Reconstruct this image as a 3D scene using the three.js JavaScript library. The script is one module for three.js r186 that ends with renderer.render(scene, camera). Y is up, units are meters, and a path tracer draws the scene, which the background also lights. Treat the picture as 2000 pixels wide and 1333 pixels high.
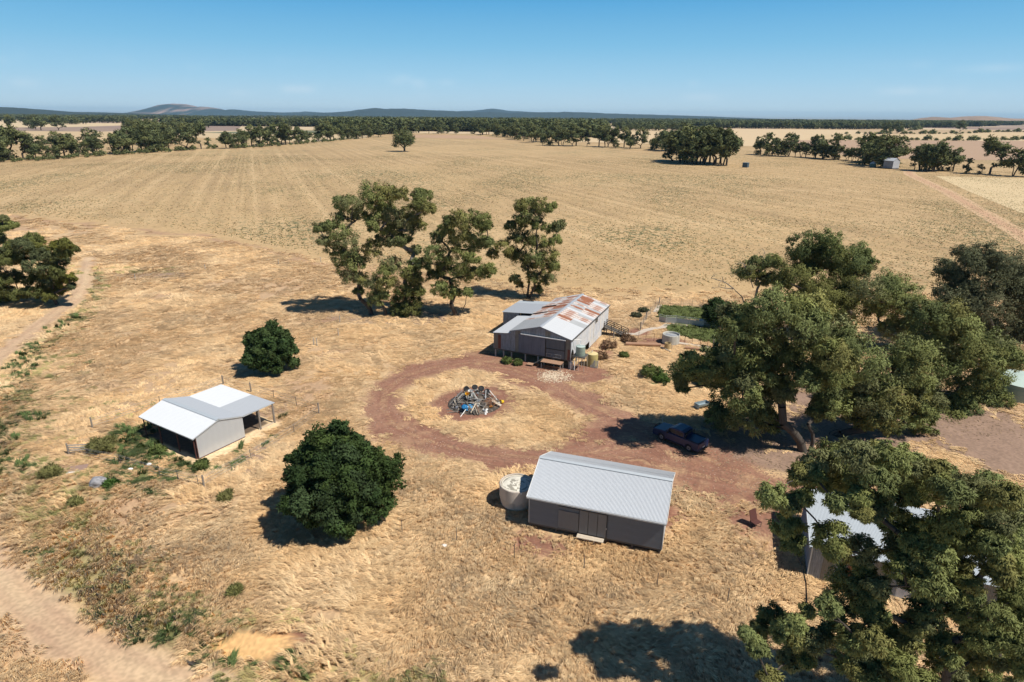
import * as THREE from 'three';
import { mergeGeometries } from 'three/addons/utils/BufferGeometryUtils.js';

// ---------- camera, sky, sun, exposure ----------
const scene = new THREE.Scene();
const camera = new THREE.PerspectiveCamera(57.23, 1024 / 682, 0.5, 60000);
camera.rotation.order = 'YXZ';
camera.position.set(0, 32, 0);
camera.rotation.set(-19.80 * Math.PI / 180, 0, 0.42 * Math.PI / 180);
const renderer = new THREE.WebGLRenderer({ antialias: true });
renderer.toneMapping = THREE.LinearToneMapping;
renderer.toneMappingExposure = 1.2;
renderer.shadowMap.enabled = true;

const SUN = new THREE.Vector3(0.496, 0.829, 0.258).normalize();
const sun = new THREE.DirectionalLight(new THREE.Color().setRGB(1, 0.945, 0.85), 4.6);
sun.position.copy(SUN).multiplyScalar(400).add(new THREE.Vector3(0, 0, -70));
sun.target.position.set(0, 0, -70);
sun.castShadow = true;
Object.assign(sun.shadow.camera, { left: -140, right: 140, top: 140, bottom: -140, near: 1, far: 900 });
sun.shadow.mapSize.set(4096, 4096);
scene.add(sun, sun.target);

// ---------- noise and random ----------
function rng(a) { return () => { a = (a + 0x6d2b79f5) | 0; let t = Math.imul(a ^ (a >>> 15), 1 | a); t = (t + Math.imul(t ^ (t >>> 7), 61 | t)) ^ t; return ((t ^ (t >>> 14)) >>> 0) / 4294967296; }; }
const NT = new Float32Array(512 * 512);
{ const r = rng(11); for (let i = 0; i < NT.length; i++) NT[i] = r(); }
function vn(x, y) {
  const ix = Math.floor(x), iy = Math.floor(y); let u = x - ix, v = y - iy;
  u = u * u * (3 - 2 * u); v = v * v * (3 - 2 * v);
  const a = (iy & 511) << 9, b = ((iy + 1) & 511) << 9, c = ix & 511, d = (ix + 1) & 511;
  const p = NT[a | c], q = NT[a | d], s = NT[b | c], t = NT[b | d];
  return p + (q - p) * u + (s - p + (p - q - s + t) * u) * v;
}
const fbm = (x, y, o = 4) => { let s = 0, a = 0.5, t = 0; for (let i = 0; i < o; i++) { s += a * vn(x + i * 37.3, y + i * 91.7); t += a; a *= 0.5; x *= 2.03; y *= 2.03; } return s / t; };
const clamp = (x, a = 0, b = 1) => (x < a ? a : x > b ? b : x);
const ss = (a, b, x) => { const t = clamp((x - a) / (b - a)); return t * t * (3 - 2 * t); };
const lerp = (a, b, t) => a + (b - a) * t;
const V = (x, y, z) => new THREE.Vector3(x, y, z);
const s8 = (l) => 255 * (l <= 0.0031308 ? l * 12.92 : 1.055 * Math.pow(l, 1 / 2.4) - 0.055);
const lin = (r, g, b) => new THREE.Color().setRGB(r, g, b);

// ---------- sky: clear summer air, pale at the horizon, a little thin cloud low down ----------
{
  const W = 1024, H = 512, d = new Float32Array(W * H * 4);
  const stops = [[-90, 0.30, 0.25, 0.17], [-1.5, 0.34, 0.36, 0.36], [0, 0.56, 0.69, 0.74], [1.2, 0.425, 0.60, 0.715], [3, 0.310, 0.540, 0.71], [5.5, 0.190, 0.450, 0.67], [9, 0.088, 0.335, 0.61], [16, 0.040, 0.190, 0.41], [35, 0.012, 0.060, 0.165], [90, 0.008, 0.033, 0.095]];
  for (let j = 0; j < H; j++) {
    const e = ((j + 0.5) / H - 0.5) * 180;
    let k = 0; while (k < stops.length - 2 && e > stops[k + 1][0]) k++;
    const A = stops[k], B = stops[k + 1], t = clamp((e - A[0]) / (B[0] - A[0]));
    for (let i = 0; i < W; i++) {
      const az = ((i + 0.5) / W - 0.5) * 2 * Math.PI, dx = Math.cos(az) * Math.cos(e * Math.PI / 180), dz = Math.sin(az) * Math.cos(e * Math.PI / 180), dy = Math.sin(e * Math.PI / 180);
      const cs = dx * SUN.x + dy * SUN.y + dz * SUN.z, glow = 0.10 * Math.pow(Math.max(0, cs), 6) * ss(-2, 4, e);
      const band = ss(0.8, 2.2, e) * (1 - ss(2.6, 4.4, e)), c = band * ss(0.60, 0.85, fbm(Math.cos(az) * 14 + 40 + dy * 4, Math.sin(az) * 14 + 70 + dy * 160, 4)) * 0.42;
      for (let q = 0; q < 3; q++) d[(j * W + i) * 4 + q] = lerp(lerp(A[q + 1], B[q + 1], t), [0.66, 0.74, 0.80][q], c) + glow;
      d[(j * W + i) * 4 + 3] = 1;
    }
  }
  const t = new THREE.DataTexture(d, W, H, THREE.RGBAFormat, THREE.FloatType);
  t.mapping = THREE.EquirectangularReflectionMapping; t.magFilter = t.minFilter = THREE.LinearFilter; t.needsUpdate = true;
  scene.background = t; scene.environment = t;
}
scene.fog = new THREE.FogExp2(new THREE.Color().setRGB(0.42, 0.71, 1.0), 3.0e-5);

// ---------- naming ----------
const used = new Map();
function numbered(n) { const k = used.get(n) || 0; used.set(n, k + 1); return k ? n + '_' + String(k).padStart(3, '0') : n; }
function tag(o, label, category, group, kind) { if (label) o.userData.label = label; if (category) o.userData.category = category; if (group) o.userData.group = group; if (kind) o.userData.kind = kind; return o; }
function thing(name, label, category, x = 0, z = 0, turn = 0, group, y = null) {
  const o = new THREE.Group(); o.name = numbered(name); o.position.set(x, y === null ? hgt(x, z) : y, z); o.rotation.y = turn; scene.add(o);
  return tag(o, label, category, group);
}
function mk(name, g, m, parent) { const o = new THREE.Mesh(g, m); o.name = parent ? name : numbered(name); o.castShadow = o.receiveShadow = true; (parent || scene).add(o); return o; }
function dup(root, x, z, turn, label, group, y = null, s = 1) {
  const r = root.clone(); r.name = numbered(root.name.replace(/_\d{3}$/, '')); r.userData = { ...root.userData }; if (label) r.userData.label = label; if (group) r.userData.group = group;
  r.position.set(x, y === null ? hgt(x, z) : y, z); r.rotation.y = turn; r.scale.multiplyScalar(s); scene.add(r); return r;
}
// ---------- geometry helpers ----------
const merge = (a) => { const l = a.map((g) => { const h = g.index ? g.toNonIndexed() : g; for (const k of Object.keys(h.attributes)) if (!['position', 'normal', 'uv'].includes(k)) h.deleteAttribute(k); return h; }); return mergeGeometries(l); };
function bx(w, h, d, x = 0, y = 0, z = 0, rx = 0, ry = 0, rz = 0) { const g = new THREE.BoxGeometry(w, h, d); g.applyMatrix4(new THREE.Matrix4().compose(V(x, y, z), new THREE.Quaternion().setFromEuler(new THREE.Euler(rx, ry, rz)), V(1, 1, 1))); return g; }
function rod(a, b, r0, r1 = r0, n = 7, open = false) {
  const A = V(...a), B = V(...b), d = B.clone().sub(A), L = d.length(), g = new THREE.CylinderGeometry(r1, r0, L, n, 1, open);
  g.applyMatrix4(new THREE.Matrix4().compose(A.add(B).multiplyScalar(0.5), new THREE.Quaternion().setFromUnitVectors(V(0, 1, 0), d.normalize()), V(1, 1, 1))); return g;
}
function plank(a, b, w, t, roll = 0) { // a board between two points
  const A = V(...a), B = V(...b), d = B.clone().sub(A), L = d.length(), g = new THREE.BoxGeometry(w, L, t); g.rotateY(roll);
  g.applyMatrix4(new THREE.Matrix4().compose(A.add(B).multiplyScalar(0.5), new THREE.Quaternion().setFromUnitVectors(V(0, 1, 0), d.normalize()), V(1, 1, 1))); return g;
}
const lathe = (pts, n = 28) => new THREE.LatheGeometry(pts.map((p) => new THREE.Vector2(p[0], p[1])), n);
// corrugated sheet: ribs run along +y, ripples across x, faces +z; the top edge may slope from h0 to h1
const corrCache = new Map();
function corr(w, h0, h1 = h0, period = 0.1, amp = 0.011, per = 4) {
  const key = [w, h0, h1, period, amp].map((v) => v.toFixed(3)).join(); if (corrCache.has(key)) return corrCache.get(key);
  const n = Math.max(4, Math.round(w / period) * per), pos = [], nor = [], uv = [], idx = [];
  for (let i = 0; i <= n; i++) {
    const x = w * i / n, ph = 2 * Math.PI * Math.round(w / period) * i / n, z = amp * Math.cos(ph), dz = -amp * Math.sin(ph) * 2 * Math.PI / period, l = Math.hypot(1, dz);
    pos.push(x, 0, z, x, lerp(h0, h1, i / n), z); nor.push(-dz / l, 0, 1 / l, -dz / l, 0, 1 / l); uv.push(x / 2, 0, x / 2, lerp(h0, h1, i / n) / 2);
    if (i < n) idx.push(2 * i, 2 * i + 2, 2 * i + 1, 2 * i + 1, 2 * i + 2, 2 * i + 3);
  }
  const g = new THREE.BufferGeometry(); g.setAttribute('position', new THREE.Float32BufferAttribute(pos, 3)); g.setAttribute('normal', new THREE.Float32BufferAttribute(nor, 3)); g.setAttribute('uv', new THREE.Float32BufferAttribute(uv, 2)); g.setIndex(idx);
  corrCache.set(key, g); return g;
}
// puts a sheet with its corner at o, width along u, ribs along v
function lay(name, g, m, parent, o, u, v) {
  const U = V(...u).normalize(), Vv = V(...v).normalize(), N = U.clone().cross(Vv), s = mk(name, g, m, parent);
  s.quaternion.setFromRotationMatrix(new THREE.Matrix4().makeBasis(U, Vv, N)); s.position.set(...o); return s;
}

// ---------- textures and materials ----------
function tex(w, h, fn, srgb = true) {
  const d = new Uint8Array(w * h * 4), o = [0, 0, 0];
  for (let j = 0; j < h; j++) for (let i = 0; i < w; i++) { fn(i / w, j / h, o); const k = (j * w + i) * 4; for (let c = 0; c < 3; c++) d[k + c] = clamp(srgb ? s8(o[c]) : o[c] * 255, 0, 255); d[k + 3] = 255; }
  const t = new THREE.DataTexture(d, w, h); t.wrapS = t.wrapT = THREE.RepeatWrapping; t.magFilter = t.minFilter = THREE.LinearFilter; if (srgb) t.colorSpace = THREE.SRGBColorSpace; t.needsUpdate = true; return t;
}
const tile = (f, u, v, p, q) => { const a = f(u * p, v * q), b = f((u - 1) * p, v * q), c = f(u * p, (v - 1) * q), d = f((u - 1) * p, (v - 1) * q); return lerp(lerp(a, b, u), lerp(c, d, u), v); };
function ironTex(seed, base, streak, rust, rustAmt) {
  return tex(256, 512, (u, v, o) => {
    const a = tile((x, y) => fbm(x + seed, y + seed * 2, 3), u, v, 40, 3), b = tile((x, y) => fbm(x + seed * 3, y, 4), u, v, 7, 6), c = tile((x, y) => fbm(x + seed * 5, y + 9, 3), u, v, 11, 1.6);
    const k = 1 + streak * (a - 0.5) * 2 + streak * (b - 0.5), r = ss(1 - rustAmt - 0.12, 1 - rustAmt + 0.10, 0.30 * a + 0.70 * c + (b - 0.5) * 0.35);
    for (let q = 0; q < 3; q++) o[q] = lerp(base[q] * k, rust[q] * (0.7 + 0.7 * c), r);
  });
}
const RUST = [0.27, 0.105, 0.055];
const std = (c, rough = 0.9, metal = 0, extra = {}) => new THREE.MeshStandardMaterial({ color: c.isColor ? c : lin(...c), roughness: rough, metalness: metal, side: THREE.DoubleSide, ...extra });
const iron = (seed, base, streak, rustAmt, rough = 0.5, metal = 0.25, rust = RUST) => std([1, 1, 1], rough, metal, { map: ironTex(seed, base, streak, rust, rustAmt) });
const M = {
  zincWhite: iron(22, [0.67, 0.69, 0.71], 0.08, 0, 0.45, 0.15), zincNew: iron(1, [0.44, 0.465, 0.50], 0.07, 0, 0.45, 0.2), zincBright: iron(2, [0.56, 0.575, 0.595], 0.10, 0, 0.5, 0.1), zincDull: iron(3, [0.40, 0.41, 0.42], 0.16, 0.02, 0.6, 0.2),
  zincBlue: iron(21, [0.50, 0.54, 0.57], 0.08, 0, 0.5, 0.2),
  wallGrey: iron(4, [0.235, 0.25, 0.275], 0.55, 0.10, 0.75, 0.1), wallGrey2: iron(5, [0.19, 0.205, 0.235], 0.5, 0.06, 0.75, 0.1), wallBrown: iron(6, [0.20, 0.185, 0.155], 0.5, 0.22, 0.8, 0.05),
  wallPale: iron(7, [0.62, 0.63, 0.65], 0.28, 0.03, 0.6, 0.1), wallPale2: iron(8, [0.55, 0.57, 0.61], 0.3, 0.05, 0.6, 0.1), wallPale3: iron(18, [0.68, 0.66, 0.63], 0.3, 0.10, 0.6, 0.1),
  rust1: iron(9, [0.62, 0.58, 0.55], 0.2, 0.60, 0.8, 0.0), rust2: iron(10, [0.66, 0.63, 0.60], 0.2, 0.47, 0.8, 0.0), rust3: iron(12, [0.50, 0.45, 0.41], 0.2, 0.68, 0.85, 0.0), rustWall: iron(13, [0.2, 0.17, 0.15], 0.3, 0.75, 0.85, 0, [0.16, 0.06, 0.04]),
  shedFront: iron(14, [0.150, 0.157, 0.170], 0.12, 0, 0.6, 0.2), doorSlate: iron(15, [0.125, 0.135, 0.165], 0.25, 0, 0.75, 0), doorDark: iron(16, [0.10, 0.11, 0.125], 0.3, 0.04, 0.75, 0),
  openWall: iron(17, [0.52, 0.54, 0.56], 0.05, 0, 0.5, 0.3),
  white: std([0.78, 0.77, 0.74], 0.6), offWhite: std([0.62, 0.60, 0.55], 0.7), steel: std([0.42, 0.43, 0.44], 0.5, 0.5), steelDark: std([0.12, 0.115, 0.11], 0.7, 0.3), black: std([0.012, 0.012, 0.013], 0.6),
  redSteel: std([0.10, 0.035, 0.028], 0.8, 0.1), rubber: std([0.022, 0.022, 0.024], 0.85), galv: std([0.55, 0.56, 0.57], 0.45, 0.4),
};
const woodTex = (seed, a, b) => tex(128, 256, (u, v, o) => { const g = tile((x, y) => fbm(x + seed, y, 4), u, v, 26, 3), h = tile((x, y) => fbm(x, y + seed, 3), u, v, 4, 5), k = clamp(0.75 * g + 0.4 * h - 0.05); for (let q = 0; q < 3; q++) o[q] = lerp(a[q], b[q], k); });
M.timber = std([1, 1, 1], 0.95, 0, { map: woodTex(3, [0.10, 0.085, 0.07], [0.34, 0.30, 0.26]) });
M.timberGrey = std([1, 1, 1], 0.95, 0, { map: woodTex(5, [0.19, 0.18, 0.17], [0.46, 0.44, 0.41]) });
M.timberDark = std([1, 1, 1], 0.95, 0, { map: woodTex(7, [0.035, 0.03, 0.026], [0.13, 0.115, 0.10]) });
M.timberPale = std([1, 1, 1], 0.95, 0, { map: woodTex(9, [0.42, 0.34, 0.25], [0.66, 0.58, 0.47]) });
M.timberRed = std([1, 1, 1], 0.95, 0, { map: woodTex(13, [0.24, 0.12, 0.07], [0.48, 0.30, 0.20]) });
M.bark = std([1, 1, 1], 1, 0, { map: woodTex(15, [0.022, 0.018, 0.015], [0.12, 0.098, 0.080]) });
M.barkPale = std([1, 1, 1], 1, 0, { map: woodTex(17, [0.10, 0.085, 0.07], [0.34, 0.31, 0.28]) });
M.concrete = std([1, 1, 1], 0.95, 0, { map: tex(256, 256, (u, v, o) => { const a = tile((x, y) => fbm(x, y, 5), u, v, 9, 9), b = tile((x, y) => fbm(x + 40, y, 3), u, v, 30, 4); const k = 0.72 + 0.5 * (a - 0.3) - 0.22 * ss(0.5, 0.8, b); o[0] = 0.60 * k; o[1] = 0.555 * k; o[2] = 0.50 * k; }) });

// ---------- where things lie on the ground (metres; x right, z towards the viewer) ----------
const PATHS = {
  red: [[2.0, [[-14.8, -65.3], [-15.6, -70.2], [-14.0, -75.1], [-10.3, -78.4], [-5.6, -80.0], [0.0, -77.6], [4.0, -74.0], [7.5, -69.1], [11.2, -64.6]]], [1.7, [[-14.8, -65.3], [-12.7, -61.0], [-9.7, -58.6], [-6.2, -56.6], [-2.5, -55.2], [3.1, -54.6], [7.9, -55.8], [12.4, -57.4]]],
    [2.2, [[7.5, -69.1], [11.2, -64.6], [15.3, -59.0], [20.2, -53.9], [23.9, -50.3], [27.2, -47.1], [31.7, -43.1], [40, -37]]], [2.6, [[8.5, -55.6], [12.8, -54.2], [17.2, -52.0], [22.8, -49.4], [30, -48]]], [2.7, [[-3.8, -80.7], [2.7, -77.4], [7.4, -76.4], [9.6, -76.2]]],
    [1.0, [[1.4, -41.6], [3.0, -41.0]]], [1.2, [[20, -44.6], [22, -44]]]],
  dirt: [[1.5, [[-99, -144], [-86.2, -122.5], [-80.4, -111.3], [-77.6, -101.7], [-74.3, -91.1], [-71.5, -80.3], [-66, -68], [-58, -57]]], [1.5, [[-58, -57], [-50, -49.6], [-44.6, -43.6], [-39.4, -38.6], [-33.6, -34.5], [-28.5, -31.3], [-22.8, -29.0], [-17.0, -27.1]]]],
  green: [[0.9, [[-92.7, -136.0], [-83, -120], [-77.2, -108.0], [-72.4, -96.3], [-69.4, -86.6], [-66.2, -78.4], [-61.6, -70.2], [-57, -63], [-52, -56], [-46.4, -50.6], [-40.7, -44.6], [-35.7, -40.4], [-30.3, -36.3], [-25.8, -33.4], [-22.9, -32.5], [-20.1, -31.6], [-17.0, -30.5], [-13.9, -29.1], [-11.0, -28.0]]]],
};
const BLOBS = { // x, z, rx, rz, strength
  red: [[10, -60.5, 3.2, 3.4, 0.8], [13.5, -55, 4, 3, 0.9], [-4.5, -67.0, 5.3, 4.8, 1.0], [12.8, -45.5, 1.4, 3.2, 0.62], [9.5, -77.5, 3.2, 2.2, 0.9], [23, -89, 6.5, 2.2, 0.8], [20, -93.5, 2.4, 2.4, 0.7], [12.6, -85, 1.2, 7, 0.45], [-43.0, -52.6, 1.3, 0.9, 0.4], [-52, -55.5, 2.6, 1.6, 0.55], [-22.5, -31.6, 1.5, 0.8, 0.5], [-15.2, -31.4, 2.2, 0.8, 0.75], [-16.4, -29.6, 1.3, 0.5, 0.45], [21.4, -41.8, 1.4, 1.6, 0.6], [-29, -97, 2.4, 1.3, 0.2], [-20, -86.5, 1.1, 0.6, 0.5]],
  brown: [[52, -58, 6.5, 11, 1], [60, -52, 6, 10, 1], [31, -58.5, 12, 7.5, 0.9], [44, -66, 13, 10, 0.8], [-19, -100, 13, 5, 0.45], [-28.5, -63.5, 4.5, 4.5, 0.55], [-25.5, -56, 2.2, 6, 0.5], [-22, -36, 9, 3, 0.35], [22, -80, 4, 5, 0.12], [19, -100, 5, 5, 0.3], [-76, -128, 14, 4, 0.4], [-6, -60, 3.5, 2, 0.2], [9, -37, 3, 2, 0.2], [18, -40, 3, 3, 0.35], [-40, -65, 8, 5, 0.2]],
  sand: [[-16.6, -31.2, 2.3, 0.85, 1.0]],
  lush: [[-53.9, -62.7, 1.3, 0.8, 1], [-36.6, -54.6, 3.4, 2.0, 0.8], [-34.6, -51.5, 3.0, 1.8, 0.75], [-36.2, -49.6, 1.6, 1.0, 0.6], [-33.8, -48.6, 2.4, 0.9, 0.35], [-39.4, -58.8, 3.0, 3.0, 0.7], [-32, -52.5, 4, 1.8, 0.55], [-40, -56.5, 2.0, 1.5, 0.4], [-26.5, -59.8, 1.2, 4.5, 0.22], [-24.4, -30.6, 0.8, 1.6, 0.5], [-26, -33.8, 1.2, 0.8, 0.5], [18.9, -75.4, 1.9, 2.0, 0.5], [-13, -29.3, 1.4, 0.8, 0.5], [-61, -70, 2, 2, 0.3]],
  olive: [[-31, -37.5, 6, 3, 0.38], [-44, -47, 4, 5, 0.2], [-40, -50, 5, 4, 0.3], [-12, -27.5, 8, 2.2, 0.45], [-50, -62, 10, 8, 0.12], [-62, -76, 8, 10, 0.1], [-24, -33.5, 5, 2, 0.5], [-90, -132, 18, 5, 0.35]],
};
const PADDOCK = [[-600, -420], [-400, -330], [-255, -249], [-174, -214.0], [-149.5, -203.8], [-116.7, -190.2], [-87.8, -178.1], [-66.3, -163], [-44.5, -146], [-20, -135], [-0.1, -128], [30.7, -121], [58.5, -122], [90, -122], [118.7, -128], [160, -150], [260, -160], [700, -160]]; // its near fence line
const paddockZ = (x) => { let k = 0; while (k < PADDOCK.length - 2 && x > PADDOCK[k + 1][0]) k++; const a = PADDOCK[k], b = PADDOCK[k + 1]; return lerp(a[1], b[1], clamp((x - a[0]) / (b[0] - a[0]))); };
function segDist(x, z, pts) { let m = 1e9; for (let i = 0; i < pts.length - 1; i++) { const a = pts[i], b = pts[i + 1], ux = b[0] - a[0], uz = b[1] - a[1], t = clamp(((x - a[0]) * ux + (z - a[1]) * uz) / (ux * ux + uz * uz)), dx = x - a[0] - ux * t, dz = z - a[1] - uz * t; m = Math.min(m, dx * dx + dz * dz); } return Math.sqrt(m); }
const OPEN = { x: -37.21, z: -60.78, t: 0.54 }, WOOL = { x: -0.22, z: -81.36, t: 0.42 }, WHITE = { x: 1.5, z: -43.4, t: 0.32 };
const LAWNS = [[[26.6, -108.4], [35.6, -106.9], [34.6, -100.6], [31.0, -100.2], [24.9, -101.0]], [[24.6, -96.6], [27.1, -97.9], [32.7, -95.4], [37, -92.5], [35, -88.4], [30.2, -88.6], [26.6, -91.8], [25.0, -93.6]]];
const within = (P, x, z) => { let c = false; for (let i = 0, j = P.length - 1; i < P.length; j = i++) { const [a, b] = P[i], [d, e] = P[j]; if ((b > z) !== (e > z) && x < (d - a) * (z - b) / (e - b) + a) c = !c; } return c; };
const toLocal = (B, x, z) => { const c = Math.cos(B.t), s = Math.sin(B.t), dx = x - B.x, dz = z - B.z; return [dx * c + dz * s, dx * s - dz * c]; }; // along the front, away behind
// zone maps on a half-metre grid over the near ground
const NX0 = -105, NX1 = 95, NZ0 = -175, NZ1 = -22, GS = 0.4, GW = Math.ceil((NX1 - NX0) / GS) + 1, GH = Math.ceil((NZ1 - NZ0) / GS) + 1;
const Z = {}; for (const k of ['red', 'dirt', 'green', 'brown', 'sand', 'lush', 'olive', 'built', 'flat', 'rut', 'dung']) Z[k] = new Float32Array(GW * GH);
for (let j = 0; j < GH; j++) for (let i = 0; i < GW; i++) {
  const x = NX0 + i * GS, z = NZ0 + j * GS, k = j * GW + i;
  for (const p of ['red', 'dirt', 'green']) { let m = 0; for (const [w, pts] of PATHS[p]) m = Math.max(m, 0.5 + (w + (p === 'red' ? 0.75 : 0) - segDist(x, z, pts)) / (p === 'red' ? 3.2 : 2.2)); Z[p][k] = clamp(m, 0, 1.4); }
  { let m = 9; for (const p of ['red', 'dirt']) for (const [w, pts] of PATHS[p]) if (w > 1.2) m = Math.min(m, segDist(x, z, pts)); Z.rut[k] = m; }
  for (const p of ['red', 'brown', 'sand', 'lush', 'olive']) for (const [bx_, bz, rx, rz, s] of BLOBS[p]) { const d = Math.hypot((x - bx_) / rx, (z - bz) / rz); if (d < 1.6) Z[p][k] = Math.max(Z[p][k], clamp((1.0 - d) * Math.min(rx, rz) / 2.2 + 0.5, 0, 1.4) * s); }
  Z.olive[k] = Math.max(Z.olive[k], 0.5 * clamp(0.5 + (1.5 - segDist(x - 1.5, z + 1.2, PATHS.green[0][1])) / 2.2));
  const o = toLocal(OPEN, x, z), w = toLocal(WOOL, x, z), h = toLocal(WHITE, x, z);
  const inside = (q, x0, x1, y0, y1) => Math.min(q[0] - x0, x1 - q[0], q[1] - y0, y1 - q[1]);
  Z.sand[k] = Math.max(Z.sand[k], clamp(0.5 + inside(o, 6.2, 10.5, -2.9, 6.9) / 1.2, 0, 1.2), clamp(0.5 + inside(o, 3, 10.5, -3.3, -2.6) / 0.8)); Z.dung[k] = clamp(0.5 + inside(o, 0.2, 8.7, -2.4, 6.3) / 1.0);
  Z.built[k] = clamp(0.5 + Math.max(inside(o, 0.3, 9.4, -2.6, 6.6), inside(w, -2.6, 8.9, 0, 18), inside(w, -5.2, 0, 8.6, 15.5), inside(h, 0.1, 10.7, 0.2, 7)) / 0.6); if (LAWNS.some((P) => within(P, x, z) || within(P, x + 0.5, z) || within(P, x - 0.5, z))) Z.built[k] = 1;
  Z.flat[k] = Math.max(Z.built[k], clamp(0.5 + Math.min(x - 16, 38 - x, z + 110, -84 - z) / 2));
}
function zone(k, x, z) {
  const a = Z[k], u = (x - NX0) / GS, v = (z - NZ0) / GS; if (u < 0 || v < 0 || u >= GW - 1 || v >= GH - 1) return 0;
  const i = u | 0, j = v | 0, p = u - i, q = v - j, n = j * GW + i; return lerp(lerp(a[n], a[n + 1], p), lerp(a[n + GW], a[n + GW + 1], p), q);
}
// height of the near ground: level where things stand, with a shallow ditch and tussocky unevenness
function hgt(x, z) {
  const e = ss(0, 6, Math.min(x - NX0, NX1 - x, z - NZ0, NZ1 - z)); if (e <= 0) return 0;
  const flat = 1 - clamp(zone('red', x, z) + zone('sand', x, z) + zone('flat', x, z) * 2);
  return e * ((fbm(x * 0.55, z * 0.55, 3) - 0.5) * 0.34 * flat - 0.55 * ss(0.1, 1.1, zone('green', x, z)));
}
// real base colour of the ground at a place; fine = smallest detail in metres
const C = { straw: [0.62, 0.44, 0.245], straw2: [0.53, 0.36, 0.195], dry: [0.45, 0.305, 0.18], red: [0.250, 0.118, 0.076], redPale: [0.35, 0.20, 0.13], grav: [0.245, 0.160, 0.122], sand: [0.68, 0.50, 0.30], clay: [0.70, 0.43, 0.19], lush: [0.085, 0.125, 0.035], olive: [0.36, 0.30, 0.14], weed: [0.10, 0.115, 0.05], pad: [0.470, 0.318, 0.158], pad2: [0.345, 0.230, 0.115] };
const mixC = (o, c, t) => { o[0] += (c[0] - o[0]) * t; o[1] += (c[1] - o[1]) * t; o[2] += (c[2] - o[2]) * t; };
const rowX = 0.93, rowZ = -0.37; // across the sowing rows of the paddock
function groundColor(x, z, fine, o) {
  const n1 = fbm(x / 23 + 7, z / 23, 3), n2 = fbm(x / 6.5, z / 6.5 + 31, 3), pz = paddockZ(x) + (n2 - 0.5) * 9;
  if (z < pz) {
    const far = ss(0, 10, pz - z), n3 = fbm(x / 60 + 3, z / 60, 3), row = x * rowX + z * rowZ;
    o[0] = C.pad[0]; o[1] = C.pad[1]; o[2] = C.pad[2];
    mixC(o, C.pad2, clamp((n2 - 0.45) * 1.3 + (n3 - 0.45) * 1.2) * 0.8);
    mixC(o, C.straw, clamp((n1 - 0.5) * 1.6) * 0.6);
    const st = (0.5 + 0.5 * Math.sin(row * 2 * Math.PI / 7.5 + n1 * 2)) * 0.42 * ss(0.3, 0.6, n3) + (vn(row / 2.2, (z * rowX - x * rowZ) / 90) - 0.5) * 0.7; mixC(o, C.pad2, clamp(st) * far); mixC(o, C.straw, clamp(-st * 0.8) * far);
    const g = ss(0.40, 0.75, fbm(x / 34 + 11, z / 60 + 5, 4)) + 0.35 * ss(0.5, 0.2, n3), sp = fine < 1.2 ? ss(0.60, 0.74, vn(x / 0.9, z / 0.9)) : 0.22;
    mixC(o, C.weed, clamp(sp * (0.20 + 0.55 * g)) * far);
    { const ln = Math.pow(0.5 + 0.5 * Math.sin(row * 2 * Math.PI / 11 + (n1 - 0.5) * 1.5), 14), lp = Math.pow(0.5 + 0.5 * Math.sin(row * 2 * Math.PI / 22 + 2.2 + (n1 - 0.5)), 18), w = ss(0.25, 0.55, fbm(x / 120 + 21, z / 160, 2)) * far; mixC(o, C.pad2, ln * 0.4 * w); mixC(o, C.straw, lp * 0.25 * w); }
    if (fine >= 0.4) { const k = 0.84 + 0.32 * vn(x / 0.62 + 13, z / 0.62); o[0] *= k; o[1] *= k; o[2] *= k; }
    if (fine < 0.4) { const k = 0.8 + 0.4 * vn(x / 0.22, z / 0.22); o[0] *= k; o[1] *= k; o[2] *= k; }
    return;
  }
  const ang = fbm(x / 14 + 60, z / 14 + 20, 2) * 7, ca = Math.cos(ang), sa = Math.sin(ang), u = x * ca + z * sa, v = -x * sa + z * ca;
  const st = fbm(u / 0.9, v / 0.28, 3), hi = vn(x / 0.16, z / 0.16);
  o[0] = C.straw2[0]; o[1] = C.straw2[1]; o[2] = C.straw2[2];
  mixC(o, C.straw, clamp((st - 0.38) * 2.2) * 0.75);
  mixC(o, C.dry, clamp((n2 - 0.46) * 2.6 + (0.46 - st) * 1.6 + (n1 - 0.5) * 1.6) * 0.75);
  mixC(o, C.redPale, clamp((n1 - 0.58) * 3 + (n2 - 0.55) * 2) * 0.35);
  { const dp = z - pz; mixC(o, C.pad, 1 - ss(2, 16, dp)); if (x < -15) mixC(o, C.redPale, Math.exp(-Math.pow((dp - 5) / 1.6, 2)) * 0.6); }
  const e = (n2 - 0.5) * 1.5 + (st - 0.5) * 1.0, w = (k) => zone(k, x, z);
  const brown = w('brown'), olive = w('olive'), green = w('green'), dirt = w('dirt'), red = w('red'), lush = w('lush'), sand = w('sand');
  if (brown) mixC(o, C.grav, clamp(ss(0.25, 0.75, brown + e * 0.5) * 0.9));
  if (olive) mixC(o, C.olive, ss(0.2, 0.8, olive + e * 0.7) * 0.8);
  if (green) { mixC(o, C.olive, ss(0.15, 0.6, green + e * 0.6) * 0.75); mixC(o, C.lush, ss(0.35, 0.9, green + e * 0.7) * 0.85 * ss(0.30, 0.5, fbm(x / 5 + 90, z / 5, 2))); }
  if (dirt) { mixC(o, [0.56, 0.40, 0.25], ss(0.2, 0.75, dirt + e * 0.35) * 0.9); const d = w('rut') + (n2 - 0.5) * 0.6; mixC(o, C.redPale, clamp(dirt) * 0.45 * (Math.exp(-Math.pow((d - 0.85) / 0.4, 2)) * 0.7 + 0.6 * ss(0.5, 0.7, fbm(x / 6 + 5, z / 6 + 8, 2)))); }
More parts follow.
